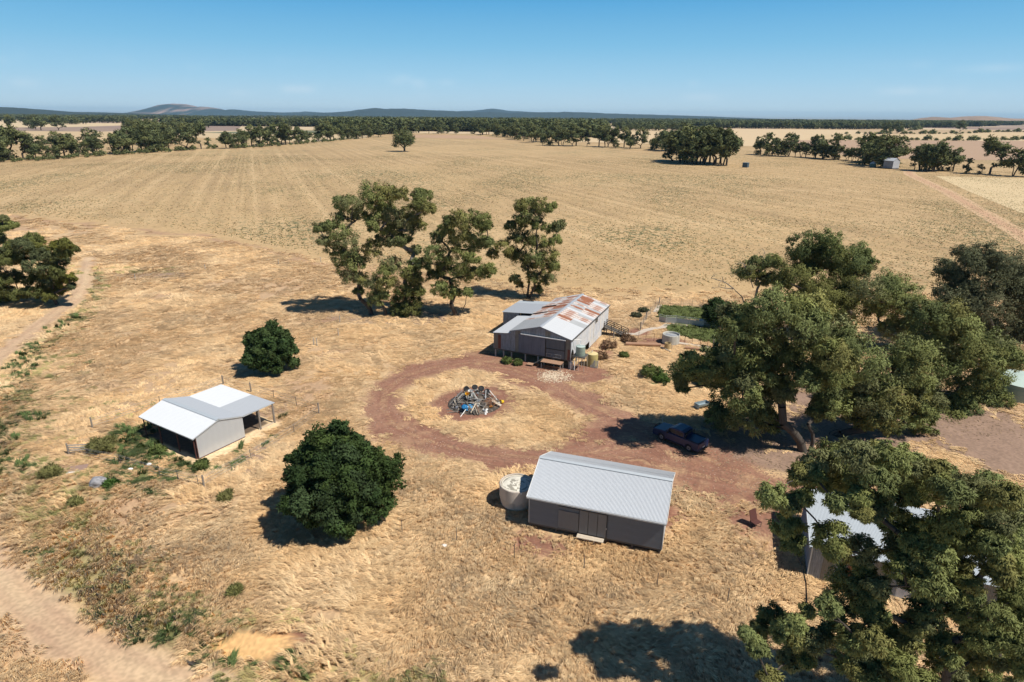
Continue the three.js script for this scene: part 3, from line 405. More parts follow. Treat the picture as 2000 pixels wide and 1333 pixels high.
// ---------- tin shed half hidden under the near gum ----------
{
  const t = thing('tin_shed', 'low pale roofed tin shed half hidden beneath the nearest gum tree', 'shed', 21.9, -37.6, 0, null, 0);
  t.rotation.y = -0.36;
  const L = 13, D = 7.6, H0 = 2.9, H1 = 3.15;
  for (let i = 0; i < 15; i++) lay('roof_sheet', corr((L + 0.4) / 15, Math.hypot(D + 0.4, H1 - H0)), M.zincBlue, t, [-0.2 + i * (L + 0.4) / 15, H0, 0.2], [1, 0, 0], [0, H1 - H0, -D - 0.4]);
  const mats = [M.wallGrey, M.wallPale2, M.wallGrey, M.wallBrown, M.rust3];
  for (let i = 0; i < 16; i++) lay('wall_sheet', corr(L / 16, H0 - 0.06), i === 3 ? M.rust3 : mats[(i * 7) % 4], t, [i * L / 16, 0.02, 0], [1, 0, 0], [0, 1, 0]);
  for (let i = 0; i < 10; i++) lay('wall_sheet', corr(D / 10, H0 - 0.03), M.wallGrey2, t, [0, 0.02, -D + i * D / 10], [0, 0, 1], [0, 1, 0]);
  for (let i = 0; i < 10; i++) lay('wall_sheet', corr(D / 10, H0 - 0.03), M.wallGrey, t, [L, 0.02, -i * D / 10], [0, 0, -1], [0, 1, 0]);
  for (let i = 0; i < 16; i++) lay('wall_sheet', corr(L / 16, H1 - 0.06), M.wallGrey, t, [L - i * L / 16, 0.02, -D], [-1, 0, 0], [0, 1, 0]);
  mk('corner_strip', merge([bx(0.08, H0, 0.08, 0, H0 / 2, 0), bx(0.04, 0.14, D + 0.4, -0.22, (H0 + H1) / 2 - 0.05, -D / 2, 0.033)]), M.zincBlue, t);
}
// round green tank at the right edge
{
  const t = thing('round_tank', 'big round pale green water tank at the right edge beyond the gums', 'tank', 62.6, -70.6, 0, null, 0), R = 3.3, H = 2.1;
  mk('wall', lathe([[R, 0], [R, 0.5], [R + 0.03, 0.53], [R, 0.56], [R, 1.05], [R + 0.03, 1.08], [R, 1.11], [R, 1.6], [R + 0.03, 1.63], [R, 1.66], [R, H], [R + 0.05, H + 0.02], [R, H + 0.05]], 60), std([0.26, 0.32, 0.27], 0.6, 0.1), t);
  mk('roof', lathe([[R, H + 0.04], [R * 0.5, H + 0.35], [0, H + 0.6]], 60), std([0.50, 0.60, 0.54], 0.55, 0.1), t);
}

// ---------- dark blue dual cab ute parked in the shade ----------
{
  const dirx = 15.75 - 19.3, dirz = -59.75 + 55.95, t = thing('ute', 'dark blue dual cab ute with black rear tray parked in tree shade', 'ute', 17.55, -57.8, Math.atan2(-dirz, dirx));
  t.scale.setScalar(1.04);
  const paint = new THREE.MeshPhysicalMaterial({ color: lin(0.008, 0.022, 0.075), roughness: 0.5, metalness: 0.2, clearcoat: 0.35, clearcoatRoughness: 0.3 }), glass = new THREE.MeshPhysicalMaterial({ color: lin(0.02, 0.03, 0.035), roughness: 0.08, specularIntensity: 1 });
  const ext = (pts, w, bev = 0.05) => { const s = new THREE.Shape(pts.map((p) => new THREE.Vector2(...p))), g = new THREE.ExtrudeGeometry(s, { depth: w - 2 * bev, bevelEnabled: true, bevelSize: bev, bevelThickness: bev, bevelSegments: 3, curveSegments: 10 }); g.translate(0, 0, -(w - 2 * bev) / 2); return g; };
  const arch = (x) => { const a = []; for (let i = 0; i <= 8; i++) { const q = Math.PI * (1 - i / 8); a.push([x + Math.cos(q) * 0.46, 0.42 + Math.sin(q) * 0.46]); } return a; };
  const lower = [[-2.55, 0.48], ...arch(-1.55), ...arch(1.60), [2.58, 0.45], [2.62, 0.75], [2.50, 1.02], [1.35, 1.14], [-0.75, 1.16], [-2.55, 1.16]];
  mk('body', ext(lower, 1.86, 0.06), paint, t);
  const cab = ext([[-0.85, 1.14], [1.32, 1.14], [0.62, 1.72], [0.30, 1.80], [-0.55, 1.80], [-0.80, 1.72]], 1.60, 0.06); mk('cabin', cab, paint, t);
  mk('windscreen', merge([plank([1.30, 1.19, 0], [0.68, 1.70, 0], 1.42, 0.03, Math.PI / 2)]).clone(), glass, t);
  for (const s of [-1, 1]) { for (const [a, b] of [[-0.72, 0.05], [0.12, 0.88]]) mk('side_window', bx(b - a, 0.38, 0.02, (a + b) / 2 - 0.02, 1.48, s * 0.812, s * -0.0), glass, t); mk('mirror', bx(0.12, 0.18, 0.22, 0.85, 1.28, s * 1.02), M.black, t); mk('headlight', bx(0.08, 0.16, 0.36, 2.56, 0.88, s * 0.68), M.white, t); mk('tail_light', bx(0.05, 0.36, 0.14, -2.58, 0.95, s * 0.83), std([0.35, 0.02, 0.015], 0.3), t); mk('side_step', bx(1.9, 0.06, 0.18, 0.02, 0.44, s * 0.95), M.black, t); }
  mk('rear_window', bx(0.02, 0.34, 1.3, -0.87, 1.5, 0), glass, t);
  mk('tray', merge([bx(1.62, 0.03, 1.66, -1.68, 1.19, 0), bx(1.66, 0.09, 0.07, -1.68, 1.22, 0.84), bx(1.66, 0.09, 0.07, -1.68, 1.22, -0.84), bx(0.07, 0.12, 1.7, -2.5, 1.22, 0)]), M.black, t);
  mk('sports_bar', merge([rod([-0.98, 1.2, 0.78], [-1.1, 1.72, 0.66], 0.04), rod([-0.98, 1.2, -0.78], [-1.1, 1.72, -0.66], 0.04), rod([-1.1, 1.72, 0.66], [-1.1, 1.72, -0.66], 0.04)]), M.black, t);
  mk('tailgate', bx(0.05, 0.62, 1.45, -2.6, 0.88, 0), paint, t); mk('tow_bar', merge([bx(0.16, 0.14, 1.6, -2.66, 0.5, 0), bx(0.3, 0.06, 0.06, -2.8, 0.45, 0)]), M.black, t); mk('number_plate', bx(0.02, 0.13, 0.36, -2.64, 0.72, 0), M.offWhite, t);
  mk('bull_bar', merge([rod([2.72, 0.55, -0.8], [2.72, 0.55, 0.8], 0.05), rod([2.72, 0.95, -0.7], [2.72, 0.95, 0.7], 0.035), rod([2.72, 0.5, -0.35], [2.72, 1.1, -0.35], 0.03), rod([2.72, 0.5, 0.35], [2.72, 1.1, 0.35], 0.03), rod([2.72, 1.1, -0.35], [2.72, 1.1, 0.35], 0.03)]), M.black, t);
  mk('grille', bx(0.05, 0.3, 0.95, 2.6, 0.82, 0), M.black, t); mk('aerial', rod([2.6, 1.1, 0.7], [2.62, 2.0, 0.7], 0.012), M.white, t);
  for (const x of [-1.55, 1.60]) for (const s of [-1, 1]) { const w = mk('wheel', new THREE.TorusGeometry(0.29, 0.11, 10, 26), M.rubber, t); w.position.set(x, 0.40, s * 0.80); const r = mk('rim', merge([rod([0, 0, -0.08], [0, 0, 0.08], 0.21, 0.21, 16)]), M.steel, w); const sp = []; for (let k = 0; k < 6; k++) sp.push(bx(0.05, 0.2, 0.03, Math.cos(k * 1.047) * 0.1, Math.sin(k * 1.047) * 0.1, s * 0.09, 0, 0, k * 1.047 - 1.57)); mk('spokes', merge(sp), M.steelDark, w); }
}
// ---------- rubbish heap inside the drive loop ----------
{
  const R = rng(77), HX = -4.4, HZ = -66.9, top = (x, z) => 1.7 * Math.max(0, 1 - Math.pow(Math.hypot((x - HX) / 3.2, (z - HZ) / 3.0), 1.15));
  { // ash and earth the rubbish lies on
    const g = new THREE.PlaneGeometry(7.4, 7.0, 44, 44); g.rotateX(-Math.PI / 2); const p = g.attributes.position; for (let i = 0; i < p.count; i++) { const x = p.getX(i) + HX, z = p.getZ(i) + HZ, h = top(x, z); p.setXYZ(i, x, h > 0.02 ? h * 0.86 + (fbm(x * 2.3, z * 2.3, 3) - 0.55) * 0.55 * Math.min(1, h * 2) + hgt(x, z) : hgt(x, z) - 0.12, z); } g.computeVertexNormals();
    tag(mk('ash_mound', g, std([1, 1, 1], 1, 0, { map: tex(128, 128, (u, v, o) => { const a = fbm(u * 24, v * 24, 4); o[0] = 0.03 + 0.22 * a * a; o[1] = 0.026 + 0.17 * a * a; o[2] = 0.022 + 0.135 * a * a; }) })), 'dark mound of ash and earth under the rubbish heap', 'mound'); }
  const N = 'rubbish on the heap inside the drive loop', surf = (a, r) => { const x = HX + Math.cos(a) * r, z = HZ + Math.sin(a) * r; return [x, top(x, z) + 0.05, z]; };
  const local = (name, label, cat, p, group) => thing(name, label, cat, p[0], p[2], 0, group, p[1]);
  // tyres on the crest and behind it
  const ty = (x, y, z, rx, rz, label) => { const t = local('tyre', label, 'tyre', [x, y, z], 'old tyres on the rubbish heap'); const m = mk('tread', new THREE.TorusGeometry(0.26, 0.10, 10, 24), M.rubber, t); const r = mk('rim', merge([rod([0, 0, -0.06], [0, 0, 0.06], 0.17, 0.17, 14)]), M.black, m); t.rotation.set(rx, 0, rz); };
  ty(-5.35, 1.55, -67.7, -0.5, 0.2, 'leftmost black tyre on the crest of the rubbish heap'); ty(-4.35, 1.9, -67.5, -1.1, 0, 'topmost black tyre on the crest of the rubbish heap'); ty(-3.6, 1.6, -67.8, -0.9, -0.3, 'black tyre just right of the topmost tyre on the heap'); ty(-2.9, 1.15, -67.9, -0.7, 0.5, 'lowest black tyre on the right of the heap crest');
  // logs and boards
  const log = (a, b, r, label, m = M.timberDark) => tag(mk('log', rod(a, b, r, r * 0.8, 8), m), label, 'log', 'logs on the rubbish heap');
  for (let i = 0; i < 13; i++) { const a = 2.15 + R() * 1.1, p = surf(a, 2.2 + R() * 0.9), q = surf(a + (R() - 0.5) * 1.6, 0.5 + R() * 0.9); q[1] += 0.25; log([p[0], p[1] - 0.05, p[2]], q, 0.07 + R() * 0.06, 'charred log on the left face of the rubbish heap', i % 4 ? M.timberDark : M.timber); }
  for (let i = 0; i < 16; i++) { const a = 1.1 + R() * 1.5, p = surf(a, 2.6 + R() * 0.6), q = surf(a + (R() - 0.5) * 2.4, 1.5 + R() * 1.2); q[1] += 0.15; log(p, q, 0.05 + R() * 0.05, 'dark log on the front face of the rubbish heap', i % 2 ? M.timberDark : M.timber); }
  const board = (a, b, w, m, label) => tag(mk('board', plank(a, b, w, 0.04, R() * 3), m), label, 'board', 'boards on the rubbish heap');
  board([-7.35, 0.05, -66.5], [-5.8, 1.55, -67.3], 0.16, M.timberGrey, 'long grey board leaning on the left edge of the heap'); board([-7.1, 0.05, -66.0], [-5.6, 1.45, -66.9], 0.14, M.timberGrey, 'grey board second from the left edge of the heap'); board([-6.7, 0.3, -65.9], [-5.5, 1.4, -66.6], 0.12, M.timberPale, 'pale short board on the left face of the heap');
  board([-5.7, 1.25, -65.9], [-3.6, 1.15, -65.5], 0.17, M.timberGrey, 'upper grey board lying level across the heap front'); board([-6.2, 0.85, -65.5], [-3.9, 1.0, -65.2], 0.17, M.timber, 'lower brown board lying level across the heap front');
  for (let i = 0; i < 24; i++) { const a = R() * 6.28, p = surf(a, 0.8 + R() * 2.2), q = surf(a + (R() - 0.5) * 2.6, 0.6 + R() * 1.8); q[1] += 0.2 + R() * 0.25; board(p, q, 0.08 + R() * 0.08, [M.timberGrey, M.timber, M.timberPale, M.timberGrey][i % 4], ['weathered grey board jumbled on the rubbish heap', 'brown board jumbled on the rubbish heap', 'pale yellowish board jumbled on the rubbish heap', 'weathered grey board jumbled on the rubbish heap'][i % 4]); }
  board([-2.6, 1.25, -66.2], [-1.5, 0.5, -66.0], 0.28, M.timberPale, 'wide pale board sloping down the right of the heap'); board([-2.3, 0.95, -65.9], [-1.2, 0.3, -65.9], 0.24, M.timberPale, 'second wide pale board low on the right of the heap');
  board([-2.6, 1.7, -67.0], [-1.7, 0.7, -66.6], 0.10, M.white, 'white strip along the right shoulder of the heap'); board([-3.0, 1.9, -66.7], [-3.05, 1.1, -66.0], 0.09, M.white, 'upright white strip near the heap crest');
  board([-4.35, 1.0, -65.1], [-3.85, 0.1, -63.9], 0.10, M.timberPale, 'pale stick standing out from the heap foot'); board([-4.15, 0.95, -65.1], [-3.6, 0.05, -63.9], 0.08, M.timberRed, 'reddish stick beside the pale stick at the heap foot');
  tag(mk('white_pole', rod([-4.95, 0.75, -64.7], [-5.75, 0.05, -63.4], 0.045), M.white), 'white pole lying over the blue drum at the heap foot', 'pole');
  for (const [a, b] of [[[-7.2, 0.06, -64.4], [-5.9, 0.12, -64.7]], [[-7.5, 0.06, -65.2], [-6.3, 0.1, -65.2]], [[-3.9, 0.08, -64.1], [-2.9, 0.1, -64.4]]]) log([a[0], a[1], a[2]], b, 0.05, 'stick lying on the ground before the heap', M.timber);
  // buckets and drums
  const pail = (name, label, cat, x, y, z, r, h, c, rx = 0, rz = 0) => { const t = local(name, label, cat, [x, y, z]), m = std(c, 0.5); mk('body', lathe([[0, 0], [r * 0.86, 0], [r, h], [r * 1.04, h], [r * 1.04, h - 0.03], [r * 0.94, h - 0.02], [r * 0.8, 0.03], [0, 0.03]], 20), m, t); mk('handle', (() => { const g = new THREE.TorusGeometry(r, 0.012, 5, 14, Math.PI); g.translate(0, h, 0); return g; })(), M.steel, t); t.rotation.set(rx, 0, rz); return t; };
  pail('bucket', 'white bucket highest on the heap face', 'bucket', -4.75, 1.75, -66.3, 0.21, 0.40, [0.75, 0.75, 0.73], 0.5, 0.2); pail('bucket', 'white bucket below the highest one, right of the yellow drum', 'bucket', -4.55, 1.5, -65.95, 0.2, 0.36, [0.74, 0.74, 0.72], 0.7, -0.2);
  pail('bucket', 'white bucket under the yellow drum on the heap', 'bucket', -5.05, 1.22, -65.75, 0.19, 0.38, [0.75, 0.74, 0.70], 0.4, 0.1); pail('bucket', 'white bucket beside the lowest board crossing the heap', 'bucket', -4.65, 1.2, -65.65, 0.19, 0.36, [0.72, 0.72, 0.70], 0.5, -0.1);
  pail('yellow_drum', 'yellow drum near the top of the rubbish heap', 'drum', -5.1, 1.55, -66.0, 0.23, 0.42, [0.75, 0.42, 0.02], 0.6, 0.1); pail('yellow_drum', 'yellow drum lying alone right of the rubbish heap', 'drum', -1.0, 0.22, -67.1, 0.22, 0.42, [0.78, 0.50, 0.03], 1.2, 0.8); pail('orange_bucket', 'small orange bucket at the right foot of the heap', 'bucket', -2.3, 0.45, -65.3, 0.13, 0.25, [0.75, 0.33, 0.03], 1.0, 0.4);
  { const t = local('blue_drum', 'split bright blue plastic drum at the front foot of the heap', 'drum', [-5.1, 0.35, -64.95]); mk('body', lathe([[0, 0], [0.27, 0], [0.29, 0.05], [0.29, 0.3], [0.31, 0.33], [0.29, 0.36], [0.29, 0.62], [0.31, 0.65], [0.29, 0.68], [0.28, 0.9], [0.2, 0.93], [0, 0.93]], 22), std([0.03, 0.22, 0.48], 0.45), t); mk('rim', lathe([[0.30, 0.86], [0.31, 0.9], [0.30, 0.93]], 22), std([0.02, 0.14, 0.34], 0.5), t); t.rotation.set(0.9, 0, 0.35); }
  { const t = local('blue_sheet', 'crumpled bright blue sheet beside the blue drum', 'sheet', [-4.75, 0.55, -64.8]); const g = new THREE.PlaneGeometry(0.9, 0.9, 12, 12); g.rotateX(-1.1); const p = g.attributes.position; for (let i = 0; i < p.count; i++) p.setXYZ(i, p.getX(i) + (vn(p.getY(i) * 6, i) - 0.5) * 0.06, p.getY(i) + (vn(p.getX(i) * 6 + 3, p.getY(i) * 6) - 0.5) * 0.25, p.getZ(i) + (vn(p.getX(i) * 5, p.getY(i) * 7 + 9) - 0.5) * 0.25); g.computeVertexNormals(); mk('fabric', g, std([0.06, 0.30, 0.56], 0.6), t); }
  // tangle of rusty wire netting and white scraps
  { const g = []; for (let k = 0; k < 60; k++) { const a = R() * 6.28, q = R() * 6.28, c = [-2.55 + (R() - 0.5) * 1.3, 0.75 + (R() - 0.5) * 0.5, -66.0 + (R() - 0.5) * 0.9]; const t = new THREE.TorusGeometry(0.2 + R() * 0.3, 0.012, 4, 14, 3 + R() * 3); t.rotateX(a); t.rotateY(q); t.translate(...c); g.push(t); } tag(mk('wire_tangle', merge(g), std([0.42, 0.22, 0.13], 0.9)), 'tangled roll of rusty wire netting on the heap right face', 'wire', null, 'stuff'); }
  for (let i = 0; i < 40; i++) { const p = [[-3.0, 0.3, -64.4, 0.8], [-4.0, 0.95, -65.1, 0.7], [-1.9, 0.45, -66.4, 0.9], [-4.2, 1.4, -66.5, 2.6]][i % 4], s = 0.06 + R() * 0.11, g = new THREE.DodecahedronGeometry(s, 0); g.scale(1, 0.5, 0.8); g.rotateX(R() * 3); g.rotateY(R() * 6); const x = p[0] + (R() - 0.5) * p[3], z = p[2] + (R() - 0.5) * p[3]; const o = mk('scrap', g, [M.white, M.offWhite, M.steel, M.wallGrey][i % 4 === 3 ? 2 + (i % 2) : i % 2]); o.position.set(x, Math.max(0.08, top(x, z) + 0.06), z); tag(o, ['bright white scrap of plastic among the heap rubbish', 'dull cream scrap among the heap rubbish', 'bright white scrap of plastic among the heap rubbish', 'grey scrap of tin among the heap rubbish'][i % 4], 'scrap', N); }
  for (let i = 0; i < 70; i++) { const a = R() * 6.28, p = surf(a, Math.sqrt(R()) * 3.0), s = 0.07 + R() * 0.16, g = new THREE.DodecahedronGeometry(s, 0); g.scale(1.3, 0.6, 0.9); g.rotateX(R() * 3); g.rotateY(R() * 6); const o = mk('rubble', g, [M.steelDark, M.timberDark, M.timber, M.wallGrey2, M.rustWall][i % 5]); o.position.set(...p); tag(o, 'dark lump of scrap among the heap rubbish', 'scrap', 'dark scraps in the heap'); }
}
// ---------- fences, posts ----------
const rodPost = (name, h, r, m) => mk(name, rod([0, -0.25, 0], [0, h, 0], r, r * 0.85, 7), m);
{ // star pickets across the front yard
  const proto = tag(mk('star_picket', merge([bx(0.035, 1.5, 0.05, 0, 0.6, 0), bx(0.05, 1.5, 0.012, 0, 0.6, 0.01)]), M.steelDark), 'thin dark steel picket standing in the dry grass of the front yard', 'fence post', 'steel pickets in a line across the front yard');
  [[-8.8, -42.5], [-4.3, -41.5], [0.3, -39.6], [5.5, -38.2], [10.6, -36.5], [15.2, -35.0], [20.4, -33.6]].forEach(([x, z], i) => { const q = ['leftmost', 'second from left', 'third from left', 'middle', 'third from right', 'second from right', 'rightmost'][i < 3 ? i : i === 3 ? 3 : i] + ' thin dark steel picket in the line across the front yard'; if (i) dup(proto, x, z, i * 0.7, q, null, null); else { proto.userData.label = q; proto.position.set(x, hgt(x, z), z); } });
  const proto2 = (o, l) => { o.userData.label = l; };
  const old = tag(rodPost('fence_post', 1.2, 0.07, M.timberGrey), 'lone grey timber post in the dry grass behind the hay shed', 'fence post', 'old timber posts in the back grass');
  [[-67.0, -133.4], [-76.9, -124.0], [-28.2, -97.3], [-29.1, -86.1], [-28.6, -86.0], [-26.7, -90.7], [-53, -139], [-44, -141]].forEach(([x, z], i) => { const q = ['at the right of the far left grass, below the paddock edge', 'nearest to the left dirt track', 'standing above and left of the gum shadow', 'left one of the pair above the small round tree', 'right one of the pair above the small round tree', 'between the round tree and the gum shadow', 'close to the paddock edge, left one', 'close to the paddock edge, right one'][i], l = 'old grey timber post ' + q; if (i) dup(old, x, z, i, l, null); else proto2(old, l), old.position.set(x, hgt(x, z), z); });
}
function fence(name, label, pts, o) { // posts are parts, wires strung between them
  const [x0, z0] = pts[0], t = thing(name, label, 'fence', x0, z0, 0), wires = [];
  for (let i = 0; i < pts.length; i++) {
    const [x, z, big] = pts[i], y = hgt(x, z) - t.position.y, p = big ? mk('post', rod([0, -0.25, 0], [0, o.h * 1.1, 0], 0.09, 0.08, 8), o.bm || M.timber, t) : mk('picket', rod([0, -0.2, 0], [(i % 3 - 1) * 0.06, o.h, 0.03], o.r || 0.035, o.r || 0.03, 6), o.m || M.steelDark, t);
    p.position.set(x - x0, y, z - z0);
    if (i) { const [a, b] = pts[i - 1]; for (const h of o.wires) wires.push(rod([a - x0, hgt(a, b) - t.position.y + h, b - z0], [x - x0, y + h, z - z0], o.wr || 0.011, o.wr || 0.011, 4)); }
  }
  if (wires.length) mk('wire', merge(wires), o.wm || M.steel, t); return t;
}
fence('wire_fence', 'wire fence of steel pickets and bush posts in front of the hay shed', [[-44.0, -54.6, 1], [-37.9, -53.0], [-33.0, -50.9], [-30.8, -50.1], [-28.6, -49.3], [-28.0, -49.1, 1], [-25.6, -54.0], [-23.2, -59.5], [-21.9, -64.1, 1]], { h: 1.05, wires: [0.25, 0.55, 0.85, 1.0] });
fence('wire_fence', 'wire fence with bush posts along the back of the hay shed', [[-21.9, -64.1, 1], [-25.0, -65.8], [-28.5, -68.1], [-31.9, -69.8, 1], [-36.2, -71.9, 1], [-41, -66], [-45.2, -60.2, 1]], { h: 1.2, wires: [0.3, 0.6, 0.9, 1.1] });
{ const t = thing('timber_gate', 'broken grey timber rail gate beside the green weeds left of the hay shed', 'gate', -44.0, -54.6, 0.2); for (const h of [0.35, 0.62, 0.9]) mk('rail', bx(1.9, 0.1, 0.05, 0.95, h, 0, 0, 0, -0.05), M.timberGrey, t); mk('post', rod([1.95, -0.1, 0], [1.95, 1.0, 0], 0.08), M.timberGrey, t); }
// scattered things in the grass
{ const t = thing('boulder', 'grey boulder with a broken top in the grass left of the hay shed', 'rock', -37.6, -49.2); const g = new THREE.IcosahedronGeometry(0.62, 4), p = g.attributes.position; for (let i = 0; i < p.count; i++) { const x = p.getX(i), y = p.getY(i), z = p.getZ(i), k = 0.75 + 0.6 * fbm(x * 2 + 5, y * 2 + z * 1.7, 4); p.setXYZ(i, x * k * 1.25, y * k * 0.85, z * k); } g.computeVertexNormals(); g.translate(0, 0.28, 0); mk('stone', g, std([0.9, 0.88, 0.92], 1, 0, { map: tex(128, 128, (u, v, o) => { const a = fbm(u * 16, v * 16, 4); o[0] = o[1] = o[2] = 0.12 + 0.4 * a; }) }), t); }
{ const t = thing('concrete_slab', 'cracked slab with a white edge in the grass left of the hay shed', 'slab', -41.3, -51.9, 0.35); mk('slab', bx(1.5, 0.16, 1.1, 0, 0.1, 0), std([0.30, 0.20, 0.16], 1), t); mk('edge', bx(1.1, 0.13, 0.2, -0.25, 0.12, 0.66), M.white, t); }
tag(mk('white_tin', (() => { const g = new THREE.BoxGeometry(0.55, 0.05, 0.35, 4, 1, 3), p = g.attributes.position; for (let i = 0; i < p.count; i++) p.setY(i, p.getY(i) + Math.sin(p.getX(i) * 7) * 0.05 + hgt(7.1, -35.5) + 0.16); g.computeVertexNormals(); g.translate(7.1, 0, -35.5); return g; })(), M.offWhite), 'crumpled pale sheet of tin lying in the grass in front of the grey shed', 'tin sheet');
for (const [x, z, w, l] of [[-34.9, -52.5, 0.30, 'white plastic scrap on the green weeds left of the hay shed'], [-36.2, -51.7, 0.26, 'white scrap beside a small weed left of the hay shed'], [-5.2, -40.9, 0.28, 'white scrap in the dry grass near the steel pickets']]) { const g = new THREE.DodecahedronGeometry(w, 0); g.scale(1, 0.4, 0.7); const o = mk('white_scrap', g, M.white); o.position.set(x, hgt(x, z) + 0.15, z); tag(o, l, 'scrap'); }
{ const R = rng(41), stick = (name, label, x, z, a, L, r, m, n) => { const t = thing(name, label, 'fallen branch', x, z, a); const g = [rod([-L / 2, r, 0], [0, r * 1.6, L * 0.05], r, r * 0.8), rod([0, r * 1.6, L * 0.05], [L / 2, r, 0], r * 0.8, r * 0.3)]; mk('stem', merge(g), m, t); const f = []; for (let i = 0; i < n; i++) { const x0 = (R() - 0.3) * L * 0.6; f.push(rod([x0, r, 0], [x0 + 0.3 + R() * 0.5, r + R() * 0.3, (R() - 0.5) * 1.1], r * 0.45, 0.012, 5)); } if (n) mk('twigs', merge(f), m, t); };
  stick('fallen_branch', 'thin pale dead branch lying in the front grass', -13.0, -35.0, 0.12, 2.4, 0.07, M.barkPale, 3); stick('fallen_branch', 'dark dead branch lying across the dirt track at the bottom edge', -19.7, -29.6, -0.5, 1.6, 0.09, M.bark, 4); stick('fallen_branch', 'dark dead branch in the bare patch of the front grass', 2.6, -31.4, 0.05, 2.8, 0.03, M.bark, 2); }
{ const t = thing('steel_chair', 'small rusty brown steel frame chair in the grass left of the tin shed', 'chair', 20.35, -43.8, 0.5); mk('seat', bx(0.75, 0.05, 0.6, 0, 0.45, 0), M.redSteel, t); mk('backrest', bx(0.75, 0.95, 0.05, 0, 0.9, -0.35, -0.35), M.redSteel, t); for (const x of [-0.34, 0.34]) for (const z of [-0.28, 0.28]) mk('leg', rod([x, 0, z], [x, 0.45, z], 0.025), M.steelDark, t); }
{ const t = thing('feed_trough', 'weathered blue grey metal trough under the edge of the spreading gum', 'trough', 22.3, -66.3, 0.45), m = std([0.22, 0.29, 0.33], 0.6, 0.2); const s = new THREE.Shape(); s.moveTo(-0.42, 0.62); s.quadraticCurveTo(-0.4, 0.1, 0, 0.1); s.quadraticCurveTo(0.4, 0.1, 0.42, 0.62); s.lineTo(0.36, 0.62); s.quadraticCurveTo(0.34, 0.18, 0, 0.18); s.quadraticCurveTo(-0.34, 0.18, -0.36, 0.62); const g = new THREE.ExtrudeGeometry(s, { depth: 1.7, bevelEnabled: false }); g.rotateY(-Math.PI / 2); g.translate(0.85, 0.1, 0); mk('bowl', g, m, t); mk('end_plate', merge([bx(0.03, 0.55, 0.8, -0.86, 0.45, 0), bx(0.03, 0.55, 0.8, 0.86, 0.45, 0)]), m, t); for (const x of [-0.7, 0.7]) mk('leg', merge([rod([x, 0, -0.3], [x, 0.25, -0.2], 0.025), rod([x, 0, 0.3], [x, 0.25, 0.2], 0.025)]), M.steelDark, t); }
